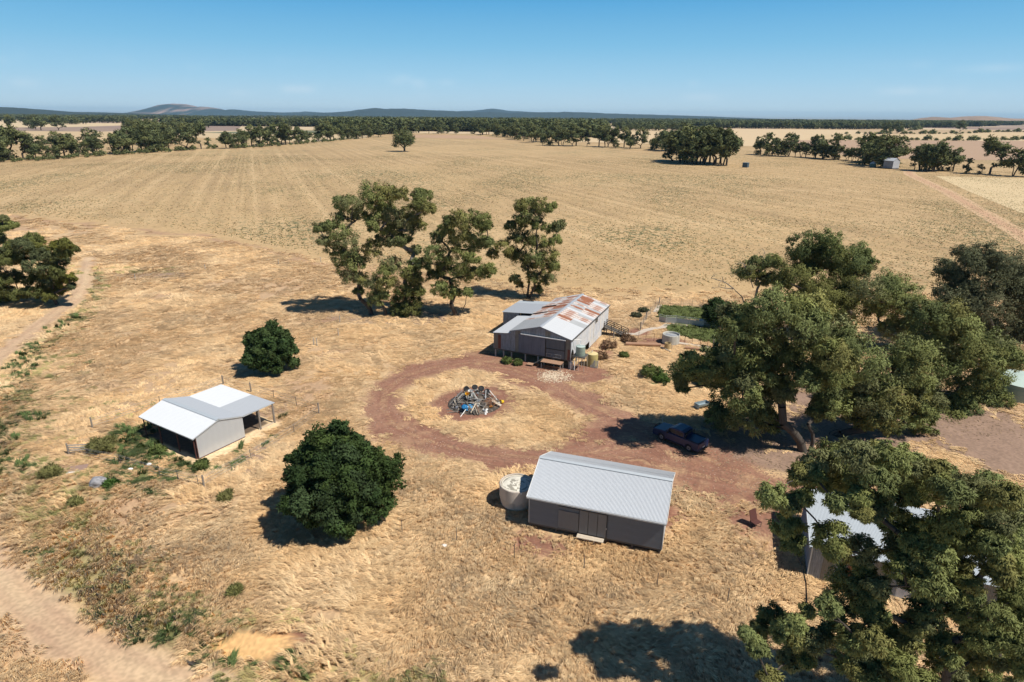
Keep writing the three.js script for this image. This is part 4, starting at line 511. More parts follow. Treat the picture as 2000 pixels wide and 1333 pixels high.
// ---------- yards right of the wool shed ----------
{
  const back = [[20.48, -94.5, 1], [21.4, -97.0], [22.44, -99.86, 1], [23.8, -103.0], [25.2, -106.0], [26.7, -109.2, 1], [28.6, -109.0], [30.5, -108.7], [32.4, -108.4], [34.3, -108.1], [36.2, -107.8], [38.1, -107.4, 1]];
  const mesh = { h: 1.25, wires: [0.15, 0.35, 0.55, 0.75, 0.95, 1.15], m: M.steelDark, r: 0.03, wr: 0.008 };
  fence('yard_fence', 'grey wire mesh fence round the back and left of the green lawns', back, mesh);
  fence('yard_fence', 'long rusty wire yard fence in front of the green lawns', [[17.2, -91.0, 1], [18.2, -90.5], [19.3, -90.1], [20.4, -89.7], [21.5, -89.3], [22.6, -89.0], [23.8, -89.9], [25.0, -89.3, 1], [26.0, -88.7], [27.0, -88.1], [28.0, -87.4], [28.9, -86.9], [29.6, -86.4, 1], [30.4, -85.8], [31.4, -85]], { ...mesh, m: M.redSteel, wm: M.redSteel });
  fence('side_fence', 'low rusty wire fence running along the sunny wall of the wool shed', [[11.5, -80.6, 1], [12.3, -82.6], [13.1, -84.6], [13.9, -86.6], [14.7, -88.6], [15.6, -90.6, 1]], { ...mesh, h: 1.0, m: M.redSteel, wm: M.redSteel });
  { const t = thing('steel_race', 'grey steel rail race with curved solid panels between the lawns', 'race', 24.4, -98.9); const P = [[0, 0], [0.9, 0.9], [2.6, 0.9], [4.6, 1.7], [6.6, 2.6]]; for (let i = 0; i < P.length - 1; i++) { const [a, b] = P[i], [c, d] = P[i + 1], L = Math.hypot(c - a, d - b); mk('panel', bx(L, 0.85, 0.04, (a + c) / 2, 0.5, (b + d) / 2, 0, -Math.atan2(d - b, c - a)), i % 2 ? M.steel : M.zincDull, t); mk('post', rod([c, 0, d], [c, 1.35, d], 0.04), M.galv, t); for (const h of [1.05, 1.3]) mk('rail', rod([a, h, b], [c, h, d], 0.025), M.galv, t); } mk('post', rod([0, 0, 0], [0, 1.35, 0], 0.04), M.galv, t);
    for (const [x, z] of [[8.2, 3.2], [9.6, 3.8], [11, 4.6]]) mk('post', rod([x, 0, z], [x, 1.2, z], 0.04), M.galv, t); for (const h of [0.5, 0.8, 1.1]) mk('rail', rod([6.6, h, 2.6], [11, h, 4.6], 0.02), M.galv, t); }
  tag(mk('yard_path', (() => { const g = []; const P = [[17.4, -92.4], [19.4, -92.2], [21.2, -94.2], [22.8, -95.2], [24.2, -95.6], [25.4, -97.2]]; for (let i = 0; i < P.length - 1; i++) { const [a, b] = P[i], [c, d] = P[i + 1], L = Math.hypot(c - a, d - b); g.push(bx(L + 0.5, 0.10, 0.9, (a + c) / 2, 0.06 + i * 0.004, (b + d) / 2, 0, -Math.atan2(d - b, c - a))); } for (const [x, z, w, a] of [[28.6, -96.7, 5.2, -0.42], [25.8, -106.4, 4.8, 1.17], [27, -87.6, 5, -0.4]]) g.push(bx(w, 0.08, 0.7, x, 0.06, z, 0, a)); return merge(g); })(), std([0.52, 0.44, 0.36], 0.95)), 'pale concrete path strips beside the lawns', null, null, 'structure');
  { const t = thing('concrete_trough', 'round grey concrete tank with a worn rim at the yard fence', 'tank', 23.9, -88.7, 0, null, 0); mk('wall', lathe([[1.25, 0], [1.28, 0.05], [1.28, 1.35], [1.24, 1.4], [1.16, 1.4], [1.14, 1.3], [1.14, 0.4], [0, 0.4]], 40), std([0.95, 1.0, 1.0], 0.95, 0, { map: M.concrete.map }), t); mk('cover', lathe([[1.13, 1.12], [0.5, 1.2], [0, 1.22]], 30), M.zincDull, t); mk('pipe', merge([rod([-0.9, 1.3, -0.4], [0.6, 1.32, 0.8], 0.035), rod([0.9, 0.2, 0.9], [0.95, 1.9, 0.9], 0.03)]), M.galv, t); }
  { const t = thing('rusty_drum', 'open ochre concrete pipe standing in front of the round grey tank', 'drum', 22.8, -85.9); mk('shell', lathe([[0.44, 0], [0.48, 0.02], [0.48, 0.95], [0.46, 0.98], [0.40, 0.97], [0.39, 0.1], [0, 0.1]], 26), std([0.42, 0.31, 0.16], 0.95), t); mk('outlet', rod([0.62, 0, 0.1], [0.62, 0.75, 0.1], 0.07), M.timberPale, t); }
  { const t = thing('white_trough', 'small white water trough at the foot of the glossy dark tree', 'trough', 31.6, -98.3, -0.4); mk('bowl', merge([bx(1.3, 0.08, 0.7, 0, 0.3, 0), bx(1.3, 0.3, 0.06, 0, 0.45, 0.34), bx(1.3, 0.3, 0.06, 0, 0.45, -0.34), bx(0.06, 0.3, 0.7, 0.64, 0.45, 0), bx(0.06, 0.3, 0.7, -0.64, 0.45, 0)]), M.white, t); mk('stand', bx(1.0, 0.28, 0.5, 0, 0.14, 0), M.concrete, t); }
  for (const [a, b, r, l] of [[[16.9, -87.3], [22.0, -86.9], 0.28, 'long brown log lying along the rusty yard fence'], [[21.9, -86.4], [23.0, -84.6], 0.10, 'thin pale log leaning at the ochre pipe'], [[25.4, -86.0], [28.6, -85.0], 0.22, 'dark log under the gum beside the rusty yard fence']]) tag(mk('log', rod([a[0], r, a[1]], [b[0], r, b[1]], r, r * 0.85, 9), r > 0.2 ? M.timberRed : M.timberPale), l, 'log');
}

// ---------- trees ----------
// crown clusters of the trees near the yard: dx, height, dz, radius in decimetres from the foot of the tree
const TREES = {
  near_gum: { at: [23.07, -25.67], c: [-82,164,-8,7,-69,164,-15,8,-74,177,7,7,-48,161,-19,7,-54,173,2,7,-42,166,-6,7,-25,154,-19,7,-33,166,0,6,-11,150,-20,6,-92,160,-3,5,-74,147,-19,6,-65,151,-18,7,-65,158,-3,7,-67,169,14,6,-36,148,-17,7,-30,149,-12,7,-34,160,6,8,-37,167,20,6,-15,156,3,8,0,153,-5,8,-15,166,21,6,30,138,-20,6,-114,162,16,5,-95,141,-9,5,-87,122,-16,6,-82,110,-17,5,-87,145,-8,4,-82,157,14,4,-52,138,-14,6,-76,131,4,7,-72,124,6,5,-52,115,-6,7,-62,142,2,4,-29,122,-19,7,-22,110,-19,9,-19,123,-13,8,-28,143,8,8,-11,139,-3,8,2,137,-8,7,3,141,4,8,18,135,-2,5,-21,107,-9,8,-30,128,13,8,-42,118,9,6,-3,97,-11,9,-12,127,3,4,-1,125,1,4,-8,137,17,5,8,124,10,7,34,97,-9,6,-34,117,21,8,-15,87,-17,6,-2,92,-4,7,-7,110,11,4,-49,89,-15,8,-52,95,0,8,-47,72,-20,8,-50,105,7,5,-75,96,12,5,-49,89,3,6,2,96,17,7,36,72,-8,8,19,76,9,8,12,72,4,8,0,84,4,6,-57,65,-2,7,-61,78,15,7,-55,84,20,6,-30,62,-1,8,-28,68,7,6,-36,29,-19,8,-46,59,9,7,-36,59,6,8,-40,70,22,5,-52,54,14,6,-17,29,-9,6,1,60,-5,8,-8,60,7,7,26,35,-21,8,19,52,-2,8,42,38,-15,8,19,21,-17,8,35,20,-19,7,25,57,12,6,-86,63,-16,6,-95,58,-11,4,-85,64,-5,6,-91,89,16,4,-67,38,-18,7,-80,47,-2,5,-72,65,2,6,-108,75,17,4,-98,52,14,4,-114,82,16,3,32,122,-10,8,34,106,-4,8,43,81,-6,9,24,77,17,8,-26,56,20,7,-25,6,-15,8,32,8,-14,9,49,14,-12,9,-41,140,-12,7,-9,114,-1,7,-33,127,4,7,-13,120,-10,7,29,97,-22,8,-35,116,-4,7,0,129,-6,7,12,129,3,7,-4,124,20,5,20,100,8,7,-17,87,1,7,-25,79,5,6,-48,87,8,5] },
  gum_left: { at: [-23.9, -101.6], c: [-81,144,-20,10,-66,128,18,10,-55,154,12,10,-40,145,16,17,-30,130,13,20,-54,111,-5,15,-32,104,-4,15,-38,187,-17,15,-18,188,6,17,-38,164,-19,15,-13,167,-19,15,-40,86,-13,21,-23,91,-15,18,-33,67,-7,15,-21,58,-20,13,-26,36,-22,8,5,112,-15,15] },
  gum_tall: { at: [-18.05, -102.6], c: [-50,203,-18,18,-31,202,-6,17,-21,198,-21,15,1,203,16,12,-42,189,5,15,-31,179,-15,15,-47,164,-11,18,-23,168,-7,15,29,198,-6,12,35,199,-17,11,36,188,15,12,47,182,22,10,18,171,-1,17,3,161,-1,18,-34,146,-18,18,-16,143,-18,15,6,148,-7,18,24,150,-10,13,1,131,14,12,-37,126,-15,13,15,107,-21,10,-46,152,20,10,-16,124,1,10] },
  sapling: { at: [-21.4, -101.0], c: [-16,53,-7,15,2,73,1,18,16,84,-9,18,-14,33,1,15,8,57,10,15,-2,38,7,10] },
  dark_shrub: { at: [-17.6, -101.4], c: [-5,45,5,15,7,47,-6,15,-10,24,-3,18,5,22,-8,18,7,76,7,15,14,65,1,13,21,45,7,10,14,90,-4,10,-16,9,-7,16,7,11,7,13] },
  gum_mid: { at: [-9.16, -101.4], c: [7,165,21,17,24,166,16,17,41,161,13,15,50,154,14,10,-11,161,11,10,-19,144,-12,13,5,139,1,20,29,138,-6,18,-35,130,-21,10,13,115,-21,20,-12,115,-10,20,42,122,-11,15,52,129,8,7,-36,110,20,15,-22,93,-2,15,6,100,19,20,28,104,21,12,-52,93,20,12,-13,69,-6,21,7,70,-12,18,26,70,-12,15,41,73,-13,13,-39,69,-13,13,55,82,5,10,-31,54,18,13,-14,48,15,13,-5,41,-1,10,16,43,7,8] },
  gum_shed: { at: [2.81, -112.5], c: [-15,171,13,13,0,170,-18,14,21,173,7,14,39,169,18,11,-12,152,12,14,10,155,11,14,-33,136,-1,10,-6,137,-14,14,16,139,13,11,42,130,-7,11,54,137,13,12,46,113,21,11,-22,117,-5,17,-5,108,-4,19,16,110,20,16,-47,97,10,17,-64,80,-15,11,-30,80,-16,14,-10,75,-15,17,14,85,18,19,36,84,13,17,1,61,-16,14,28,65,14,17,47,66,21,11,12,40,7,14,39,37,-7,13,-24,36,2,10,19,13,-16,9,-15,21,-21,6] },
  spreading_gum: { at: [30.2, -56.6], c: [-74,158,23,16,-41,154,0,18,-19,151,-8,15,-93,137,20,14,-56,122,-15,17,-44,132,16,18,-22,139,13,16,20,117,-30,17,-37,101,-27,16,-65,102,-24,15,-85,104,-28,12,-120,93,-4,13,-124,75,-27,12,-87,84,-16,15,-83,59,-36,14,-80,71,19,13,-44,53,-20,12,-27,98,-13,15,-10,90,-4,17,-2,111,18,16,29,110,-16,15,-25,85,19,11,12,65,-10,13,22,47,-8,16,11,42,-8,10,-70,19,-44,15,-59,30,-14,16,-33,19,-32,12,-79,14,-45,10,-98,149,11,9,-124,55,-33,5,30,79,-12,15,-75,97,6,15,-58,82,-6,15,-35,74,-22,16,-85,100,-9,11,-107,80,-6,11,6,88,10,15,22,70,-38,16,-32,64,-6,10,-106,92,-28,10,-68,68,-26,12] },
  gum_beside: { at: [34.6, -60.2], c: [4,92,16,19,38,65,0,22,48,83,4,20,18,54,16,20,37,50,25,19,71,63,-3,20,61,97,7,18,12,42,0,18,85,32,1,16,57,21,12,12,99,10,-3,10,91,48,2,16,27,22,-1,12,29,31,26,12] },
  gum_by_tank: { at: [47.0, -67.0], c: [8,83,12,19,14,100,23,19,28,84,27,21,82,69,-14,20,87,67,4,17,83,73,27,11,21,59,20,19,84,37,-22,21,106,27,-23,16,52,23,-3,20,96,0,-26,21,112,0,-16,18,109,-20,-26,12,10,114,10,17,-20,116,17,17,-8,65,24,19,19,86,-21,18,27,-2,13,18,56,2,10,13,60,86,-21,16,51,69,23,17] },
  gum_behind_top: { at: [58.0, -101.0], c: [-123,127,19,18,-88,125,-11,22,-78,134,18,18,-102,98,-4,22,-76,102,-1,19,-69,116,20,22,-42,105,13,25,-11,112,-14,16,-36,79,-3,19,-13,83,1,16,7,95,-6,13,-86,83,-12,16] },
  olive_tree: { at: [50.5, -92.0], c: [-84,93,-7,20,-70,88,9,23,-90,84,-19,12,-45,78,2,17,-29,64,-2,20,7,72,-19,24,12,76,-7,18,-13,52,5,26,-59,62,0,20,18,39,-17,24,-22,32,19,23,-51,53,12,20] },
  gum_airy: { at: [60.5, -86.0], c: [-111,96,19,19,-71,98,-16,19,-58,94,-9,19,-75,69,-18,22,-63,77,11,22,-29,77,-9,19,-67,49,-15,20,-33,53,-3,17,-36,73,16,16,-57,32,13,14,-30,30,-10,11] },
  gum_far_right: { at: [84.0, -90.0], c: [-189,111,-21,14,-197,133,25,19,-158,134,4,19,-140,127,12,22,-86,114,-25,23,-165,89,-27,23,-166,104,11,25,-125,98,-4,26,-78,87,-26,23,-212,79,26,19,-170,72,8,25,-148,69,18,25,-86,63,-25,26,-174,52,21,23,-56,41,-26,24,-129,41,22,23,-120,20,-3,20,-68,9,-10,18,-71,94,3,25,-80,66,26,25,-38,17,-14,24] },
  bare_branched: { at: [41.1, -104.1], c: [-14,76,-7,15,-11,68,1,13,10,73,-5,11,25,86,-8,15,34,90,-7,11,17,56,-9,12,34,63,-6,12,0,90,-4,8] },
  citrus: { at: [33.5, -96.6], c: [-5,31,-3,14,-6,20,4,14,5,28,-3,12,-11,22,0,12,4,14,-5,14,9,18,-2,11,-4,36,-8,8] },
  left_bushy: { at: [-80.5, -106.0], c: [-28,114,-15,10,-29,109,-29,8,-21,110,14,12,-15,102,3,11,-16,99,-19,11,25,105,-2,9,58,113,26,9,30,95,-24,10,47,98,19,9,8,83,-4,11,24,78,0,10,10,92,20,12,-34,86,-6,14,-49,84,0,14,-57,83,11,13,1,74,29,14,-10,62,-9,13,30,66,20,11,41,52,12,8,40,36,8,5,17,43,-6,10,-5,42,-9,13,-42,38,-27,13,-59,45,-22,15,-88,48,-26,15,-70,48,14,11,-13,24,-15,10,-3,23,-20,8,-42,16,-25,12,4,22,20,8,-23,29,22,11,-54,24,10,13,-92,19,-13,13,-106,10,-15,10,-74,97,-12,8,-53,107,-2,8,-91,82,-21,10,-94,79,-3,14,-111,50,-14,15,-79,35,28,14] },
  left_tall: { at: [-97.0, -112.0], c: [76,146,19,6,67,131,2,8,65,129,-10,7,71,130,19,8,73,131,-8,5,42,139,-6,12,23,113,-20,12,39,103,-5,10] },
};
// leaf blades gathered in clumps round the cluster centres
function crownGeo(cl, o, R) {
  const { ls, lw, sub, per, tones, flat = 0.85, hang = 0.7, spread = 0.74, lump = 0.5, stray = 0.34 } = o, nL = (cl.length * sub * per) | 0, K = o.tri ? 9 : 18;
  const pos = new Float32Array(nL * K), nor = new Float32Array(nL * K), col = new Float32Array(nL * K); let k = 0;
  const q = [0, 0, 0];
  for (const [cx, cy, cz, cr] of cl) {
    const tone = tones[Math.floor(R() * tones.length)], tk = 0.82 + R() * 0.36;
    for (let s = 0; s < sub; s++) {
      const th = R() * 6.2832, u = lerp(-0.75, 1, R()), h = Math.sqrt(Math.max(0, 1 - u * u)), rr = cr * spread * (0.55 + 0.6 * R());
      const sx = cx + Math.cos(th) * h * rr, sy = cy + u * rr * flat, sz = cz + Math.sin(th) * h * rr, sr = cr * lump * (0.4 + 0.95 * R());
      const sk = tk * (0.85 + R() * 0.3);
      for (let i = 0; i < per; i++) {
        const a = R() * 6.2832, w = lerp(-1, 1, R()), hh = Math.sqrt(1 - w * w), r = sr * Math.pow(R(), 0.36);
        const ox = Math.cos(a) * hh, oy = w, oz = Math.sin(a) * hh, px = sx + ox * r, py = sy + oy * r * 0.85, pz = sz + oz * r;
        // blade direction: outwards, pulled down
        let dx = ox * 0.35 + (R() - 0.5) * 1.6, dy = oy * 0.3 - hang + (R() - 0.5) * 1.4, dz = oz * 0.35 + (R() - 0.5) * 1.6, dl = 1 / Math.hypot(dx, dy, dz); dx *= dl; dy *= dl; dz *= dl;
        let ax = R() - 0.5, ay = R() - 0.5, az = R() - 0.5, bx1 = dy * az - dz * ay, by1 = dz * ax - dx * az, bz1 = dx * ay - dy * ax; const bl = 1 / Math.hypot(bx1, by1, bz1); bx1 *= bl; by1 *= bl; bz1 *= bl;
        const len = ls * (0.7 + 0.6 * R()), wd = lw * (0.7 + 0.6 * R()) * 0.5, mx = px + dx * len * 0.45, my = py + dy * len * 0.45, mz = pz + dz * len * 0.45;
        let P = [px, py, pz, mx + bx1 * wd, my + by1 * wd, mz + bz1 * wd, px + dx * len, py + dy * len, pz + dz * len, px, py, pz, px + dx * len, py + dy * len, pz + dz * len, mx - bx1 * wd, my - by1 * wd, mz - bz1 * wd];
        let flip = false, nx = dy * bz1 - dz * by1, ny = dz * bx1 - dx * bz1, nz = dx * by1 - dy * bx1; const ex = px - cx, ey = py - cy + cr * 0.25, ez = pz - cz, el = 1 / (Math.hypot(ex, ey, ez) + 1e-6);
        if (nx * ex + ny * ey + nz * ez < 0) { nx = -nx; ny = -ny; nz = -nz; flip = true; }
        nx = nx * 0.6 + ex * el * 0.6; ny = ny * 0.6 + ey * el * 0.6; nz = nz * 0.6 + ez * el * 0.6; const nl = 1 / Math.hypot(nx, ny, nz);
        if (o.tri) P = flip ? [P[0] + bx1 * wd, P[1] + by1 * wd, P[2] + bz1 * wd, P[6], P[7], P[8], P[0] - bx1 * wd, P[1] - by1 * wd, P[2] - bz1 * wd] : [P[0] - bx1 * wd, P[1] - by1 * wd, P[2] - bz1 * wd, P[6], P[7], P[8], P[0] + bx1 * wd, P[1] + by1 * wd, P[2] + bz1 * wd];
        else if (!flip) P = [P[0], P[1], P[2], P[6], P[7], P[8], P[3], P[4], P[5], P[9], P[10], P[11], P[15], P[16], P[17], P[12], P[13], P[14]];
        const c = sk * (0.8 + 0.4 * R());
        for (let v = 0; v < K; v += 3) { pos[k + v] = P[v]; pos[k + v + 1] = P[v + 1]; pos[k + v + 2] = P[v + 2]; nor[k + v] = nx * nl; nor[k + v + 1] = ny * nl; nor[k + v + 2] = nz * nl; col[k + v] = tone[0] * c; col[k + v + 1] = tone[1] * c; col[k + v + 2] = tone[2] * c; }
        k += K;
      }
    }
  }
  const g = new THREE.BufferGeometry(); g.setAttribute('position', new THREE.BufferAttribute(pos, 3)); g.setAttribute('normal', new THREE.BufferAttribute(nor, 3)); g.setAttribute('color', new THREE.BufferAttribute(col, 3)); return g;
}
const LEAF = new THREE.MeshPhysicalMaterial({ color: 0xffffff, vertexColors: true, roughness: 0.85, side: THREE.DoubleSide, transmission: 0.14, thickness: 0, specularIntensity: 0.18 });
const GUM = [[0.200, 0.216, 0.072], [0.173, 0.198, 0.075], [0.229, 0.221, 0.077], [0.184, 0.192, 0.085], [0.208, 0.229, 0.082]];
const GUMDARK = [[0.137, 0.161, 0.055], [0.153, 0.167, 0.055], [0.125, 0.150, 0.057], [0.167, 0.172, 0.057]];
// trunk and limbs: every cluster is joined to the nearest limb below it; thickness follows what a limb carries
function limbGeo(cl, o, R) {
  const H = Math.max(...cl.map((c) => c[1])), mxm = cl.reduce((s, c) => s + c[0], 0) / cl.length, mzm = cl.reduce((s, c) => s + c[2], 0) / cl.length;
  const N = [], fork = o.fork ?? 0.22, lean = o.lean ?? 0.35, stems = o.stems || 1;
  for (let s = 0; s < stems; s++) {
    const a = s * 2.1 + 0.6, sx = stems > 1 ? Math.cos(a) * 0.35 : 0, sz = stems > 1 ? Math.sin(a) * 0.35 : 0; let p = -1;
    for (let i = 0; i <= 3; i++) { const f = i / 3; N.push({ x: sx * (1 + f * 3) + mxm * lean * f * f, y: H * fork * f - (i ? 0 : 0.3), z: sz * (1 + f * 3) + mzm * lean * f * f, p, w: 0 }); p = N.length - 1; }
  }
  const order = cl.map((c) => c).sort((a, b) => Math.hypot(a[0], a[1] - H * fork, a[2]) - Math.hypot(b[0], b[1] - H * fork, b[2]));
  for (const c of order) {
    let best = 0, bd = 1e9; const ty = c[1] - c[3] * 0.3;
    for (let i = 0; i < N.length; i++) { const n = N[i]; if (n.p < 0 && N.length > 4) continue; const d = Math.hypot(n.x - c[0], n.y - ty, n.z - c[2]) * (n.y > ty ? 1.5 + (n.y - ty) * 0.4 : 1) + (i < 4 * stems ? 0 : 0.3); if (d < bd) { bd = d; best = i; } }
    const b = N[best], seg = Math.max(2, Math.ceil(bd / 1.6)); let p = best;
    for (let i = 1; i <= seg; i++) { const f = i / seg, j = i < seg ? bd * 0.07 : 0, sag = Math.sin(f * Math.PI) * bd * 0.06; N.push({ x: lerp(b.x, c[0], f) + (R() - 0.5) * j * 2, y: lerp(b.y, ty, f) + (R() - 0.5) * j + sag, z: lerp(b.z, c[2], f) + (R() - 0.5) * j * 2, p, w: i === seg ? 1 : 0 }); p = N.length - 1; }
  }
  for (let i = N.length - 1; i > 0; i--) if (N[i].p >= 0) N[N[i].p].w += N[i].w;
  const tot = cl.length, r0 = o.r0 || 0.5, rad = (w) => Math.max(o.rmin || 0.035, r0 * Math.pow(w / tot, 0.52)), trunk = [], limbs = [], M4 = 7;
  const at = (n, r, a, dir) => {};
  for (let i = 0; i < N.length; i++) { const n = N[i]; if (n.p < 0) continue; const b = N[n.p]; const g = rod([b.x, b.y, b.z], [n.x, n.y, n.z], rad(b.p < 0 ? n.w * 1.35 : Math.min(b.w, n.w * 1.25)), rad(n.w), n.w > tot * 0.2 ? 9 : 5, true); (i < 4 * stems ? trunk : limbs).push(g); }
  return [merge(trunk), merge(limbs)];
}
function buildTree(name, key, label, o, seed, group) {
  const d = TREES[key], R = rng(seed), cl = []; for (let i = 0; i < d.c.length; i += 4) cl.push([d.c[i] / 10, d.c[i + 1] / 10, d.c[i + 2] / 10, d.c[i + 3] / 10 * (o.grow || 1)]);
  const n0 = cl.length; if (!o.bushy && !o.open) for (let i = 0; i < n0; i++) { const a = cl[i]; let b = null, bd = 1e9; for (let j = 0; j < n0; j++) { if (j === i) continue; const c = cl[j], q = Math.hypot(a[0] - c[0], a[1] - c[1], a[2] - c[2]); if (q < bd && (j > i || R() < 0.5)) { bd = q; b = c; } } if (b && bd < (a[3] + b[3]) * 1.7) cl.push([(a[0] + b[0]) / 2 + (R() - 0.5) * 0.5, (a[1] + b[1]) / 2 - R() * 0.3, (a[2] + b[2]) / 2 + (R() - 0.5) * 1.2, (a[3] + b[3]) * (0.24 + 0.14 * R())]); }
  const t = thing(name, label, 'tree', d.at[0], d.at[1], 0, group), gl = o.bushy ? null : limbGeo(cl, o, R);
  if (gl) { const m = o.pale ? M.barkPale : M.bark; mk('trunk', gl[0], m, t); mk('branches', gl[1], m, t); } else mk('trunk', rod([0, -0.2, 0], [0.1, 1.6, 0], 0.16, 0.09), M.bark, t);
  mk('crown', crownGeo(cl, o, R), LEAF, t); return t;
}
const G1 = { grow: 1.18, ls: 0.20, lw: 0.056, sub: 34, per: 105, spread: 0.92, lump: 0.27, stray: 0.34, hang: 0.75, tones: GUM, r0: 0.36, fork: 0.16, stems: 2, rmin: 0.03 };
const G2 = { tri: true, open: true, grow: 1.14, ls: 0.36, lw: 0.13, sub: 26, per: 66, spread: 0.9, lump: 0.32, stray: 0.34, hang: 0.6, tones: GUM, r0: 0.34, fork: 0.14, rmin: 0.04 };
const G3 = { tri: true, grow: 1.3, ls: 0.32, lw: 0.12, sub: 28, per: 92, spread: 0.92, lump: 0.30, stray: 0.34, hang: 0.5, tones: GUM, r0: 0.42, fork: 0.12, rmin: 0.035 };
buildTree('gum_tree', 'near_gum', 'largest and nearest gum tree, its crown spreading over the tin shed', G1, 201);
buildTree('gum_tree', 'gum_left', 'leaning gum tree at the left of the group behind the wool shed', { ...G2, lean: 0.5 }, 202);
buildTree('gum_tree', 'gum_tall', 'tallest forked gum tree in the group behind the wool shed', { ...G2, fork: 0.12, pale: true }, 203);
buildTree('gum_sapling', 'sapling', 'slim young gum tree in front of the tallest forked gum', { ...G2, r0: 0.2 }, 204);
buildTree('dark_shrub', 'dark_shrub', 'dense dark leafy shrub at the foot of the tallest gum', { ...G2, tones: GUMDARK, r0: 0.22 }, 205);
buildTree('gum_tree', 'gum_mid', 'broad domed gum tree between the tallest gum and the wool shed', { ...G2, tones: [...GUMDARK, ...GUM], stems: 2, r0: 0.36 }, 206);
buildTree('gum_tree', 'gum_shed', 'tall narrow gum tree with several stems right behind the wool shed', { ...G2, stems: 3, r0: 0.3 }, 207);
buildTree('gum_tree', 'spreading_gum', 'big spreading gum tree with heavy forked trunk beside the parked ute', { ...G3, stems: 2, r0: 0.46, fork: 0.2 }, 208);
buildTree('gum_tree', 'gum_beside', 'olive gum tree close to the right of the big spreading gum', { ...G3, stems: 2, r0: 0.38 }, 209);
buildTree('gum_tree', 'gum_by_tank', 'wide dark gum tree left of the round green tank', { ...G3, tones: [...GUM, ...GUMDARK] }, 210);
buildTree('gum_tree', 'gum_behind_top', 'upright gum tree topping the right hand group, against the paddock', { ...G3, tones: GUMDARK }, 211);
buildTree('olive_tree', 'olive_tree', 'rounded olive green tree below the upright gum of the right group', { ...G3, tones: [[0.145, 0.155, 0.048], [0.155, 0.16, 0.052]] }, 212);
buildTree('gum_tree', 'gum_airy', 'airy gum tree with bare leaning stems in the right hand group', { ...G3, per: 62, stems: 2 }, 213);
buildTree('gum_tree', 'gum_far_right', 'dull grey green gum tree at the right edge behind the round tank', { ...G3, tones: [[0.125, 0.132, 0.072], [0.112, 0.122, 0.066], [0.132, 0.134, 0.074]] }, 214);
buildTree('citrus_tree', 'citrus', 'small dark glossy tree at the end of the green yard lawn', { ...G3, tones: [[0.040, 0.068, 0.024], [0.048, 0.078, 0.028]], ls: 0.3, lw: 0.16, hang: 0.2, r0: 0.12, bushy: true }, 215);
buildTree('wattle_tree', 'left_bushy', 'low bushy olive tree at the left edge beside the dirt track', { ...G2, tones: [[0.17, 0.172, 0.04], [0.13, 0.142, 0.048], [0.115, 0.132, 0.062], [0.15, 0.155, 0.044]], r0: 0.3, per: 90, grow: 1.3 }, 216);
buildTree('gum_tree', 'left_tall', 'taller gum tree cut by the left edge behind the bushy tree', { ...G2 }, 217);
{ // half dead tree with bare silver limbs
  const t = buildTree('bare_tree', 'bare_branched', 'half dead tree with bare silver limbs beside the yard lawn', { ...G3, per: 60, r0: 0.2, pale: true }, 218), R = rng(9), g = [];
  const arm = (p, q, r, n) => { let a = V(...p); const b = V(...q); for (let i = 1; i <= 4; i++) { const c = V(...p).lerp(b, i / 4).add(V((R() - 0.5) * 0.5, (R() - 0.5) * 0.4 + Math.sin(i / 4 * 3) * 0.3, (R() - 0.5) * 0.5)); g.push(rod(a.toArray(), c.toArray(), r * (1 - (i - 1) * 0.2), r * (1 - i * 0.2) + 0.01, 6)); if (n && i > 1) arm(c.toArray(), [c.x + (R() - 0.75) * 3, c.y + R() * 1.6 - 0.4, c.z + (R() - 0.5) * 2], r * 0.45, n - 1); a = c; } };
  arm([0, 0.6, 0], [-3.6, 4.6, 0.6], 0.16, 0); arm([-3.4, 4.5, 0.6], [-7.6, 6.4, 1.2], 0.11, 1); arm([-3.4, 4.4, 0.6], [-6.8, 4.4, 0.2], 0.09, 1); arm([0.2, 4.5, 0], [-2.0, 8.6, 0.5], 0.08, 1); arm([0.6, 5, 0], [1.4, 10.4, 0], 0.08, 1);
  mk('bare_limbs', merge(g), M.barkPale, t);
}
// dense round trees
function domeTree(name, label, x, z, rx, ry, cy, n, o, seed) {
  const R = rng(seed), cl = [];
  for (let i = 0; i < n; i++) {
    const u = 1 - 1.72 * (i + 0.5) / n, a = i * 2.39996 + R() * 0.5, h = Math.sqrt(1 - u * u), k = (0.76 + 0.30 * R()) * (0.84 + 0.34 * vn(Math.cos(a) * 1.7 + seed, u * 1.9 + Math.sin(a) * 1.7 + 5));
    cl.push([Math.cos(a) * h * rx * k, Math.max(0.7, cy + u * ry * k), Math.sin(a) * h * rx * k, rx * (0.16 + 0.13 * R())]);
  }
  for (let i = cl.length - 1; i > 8; i--) if (R() < 0.13) cl.splice(i, 1);
  const t = thing(name, label, 'tree', x, z, 0), core = new THREE.IcosahedronGeometry(1, 3); core.scale(rx * 0.72, ry * 0.72, rx * 0.72); core.translate(0, cy, 0);
  const inner = []; for (let i = 0; i < n * 0.6; i++) { const a = R() * 6.28, u = R() * 1.7 - 0.8, h = Math.sqrt(1 - u * u); inner.push([Math.cos(a) * h * rx * 0.62, cy + u * ry * 0.6, Math.sin(a) * h * rx * 0.62, rx * 0.3]); }
  mk('trunk', merge([rod([0, -0.3, 0], [0.1, 2.4, 0.1], 0.32, 0.24, 9), ...[0, 1, 2, 3, 4].map((i) => rod([0.1, 1.6, 0.1], [Math.cos(i * 1.26) * rx * 0.5, cy + 0.8, Math.sin(i * 1.26) * rx * 0.5], 0.16, 0.06, 6))]), M.bark, t);
  mk('crown', crownGeo([...cl, ...inner], o, R), LEAF, t); return t;
}
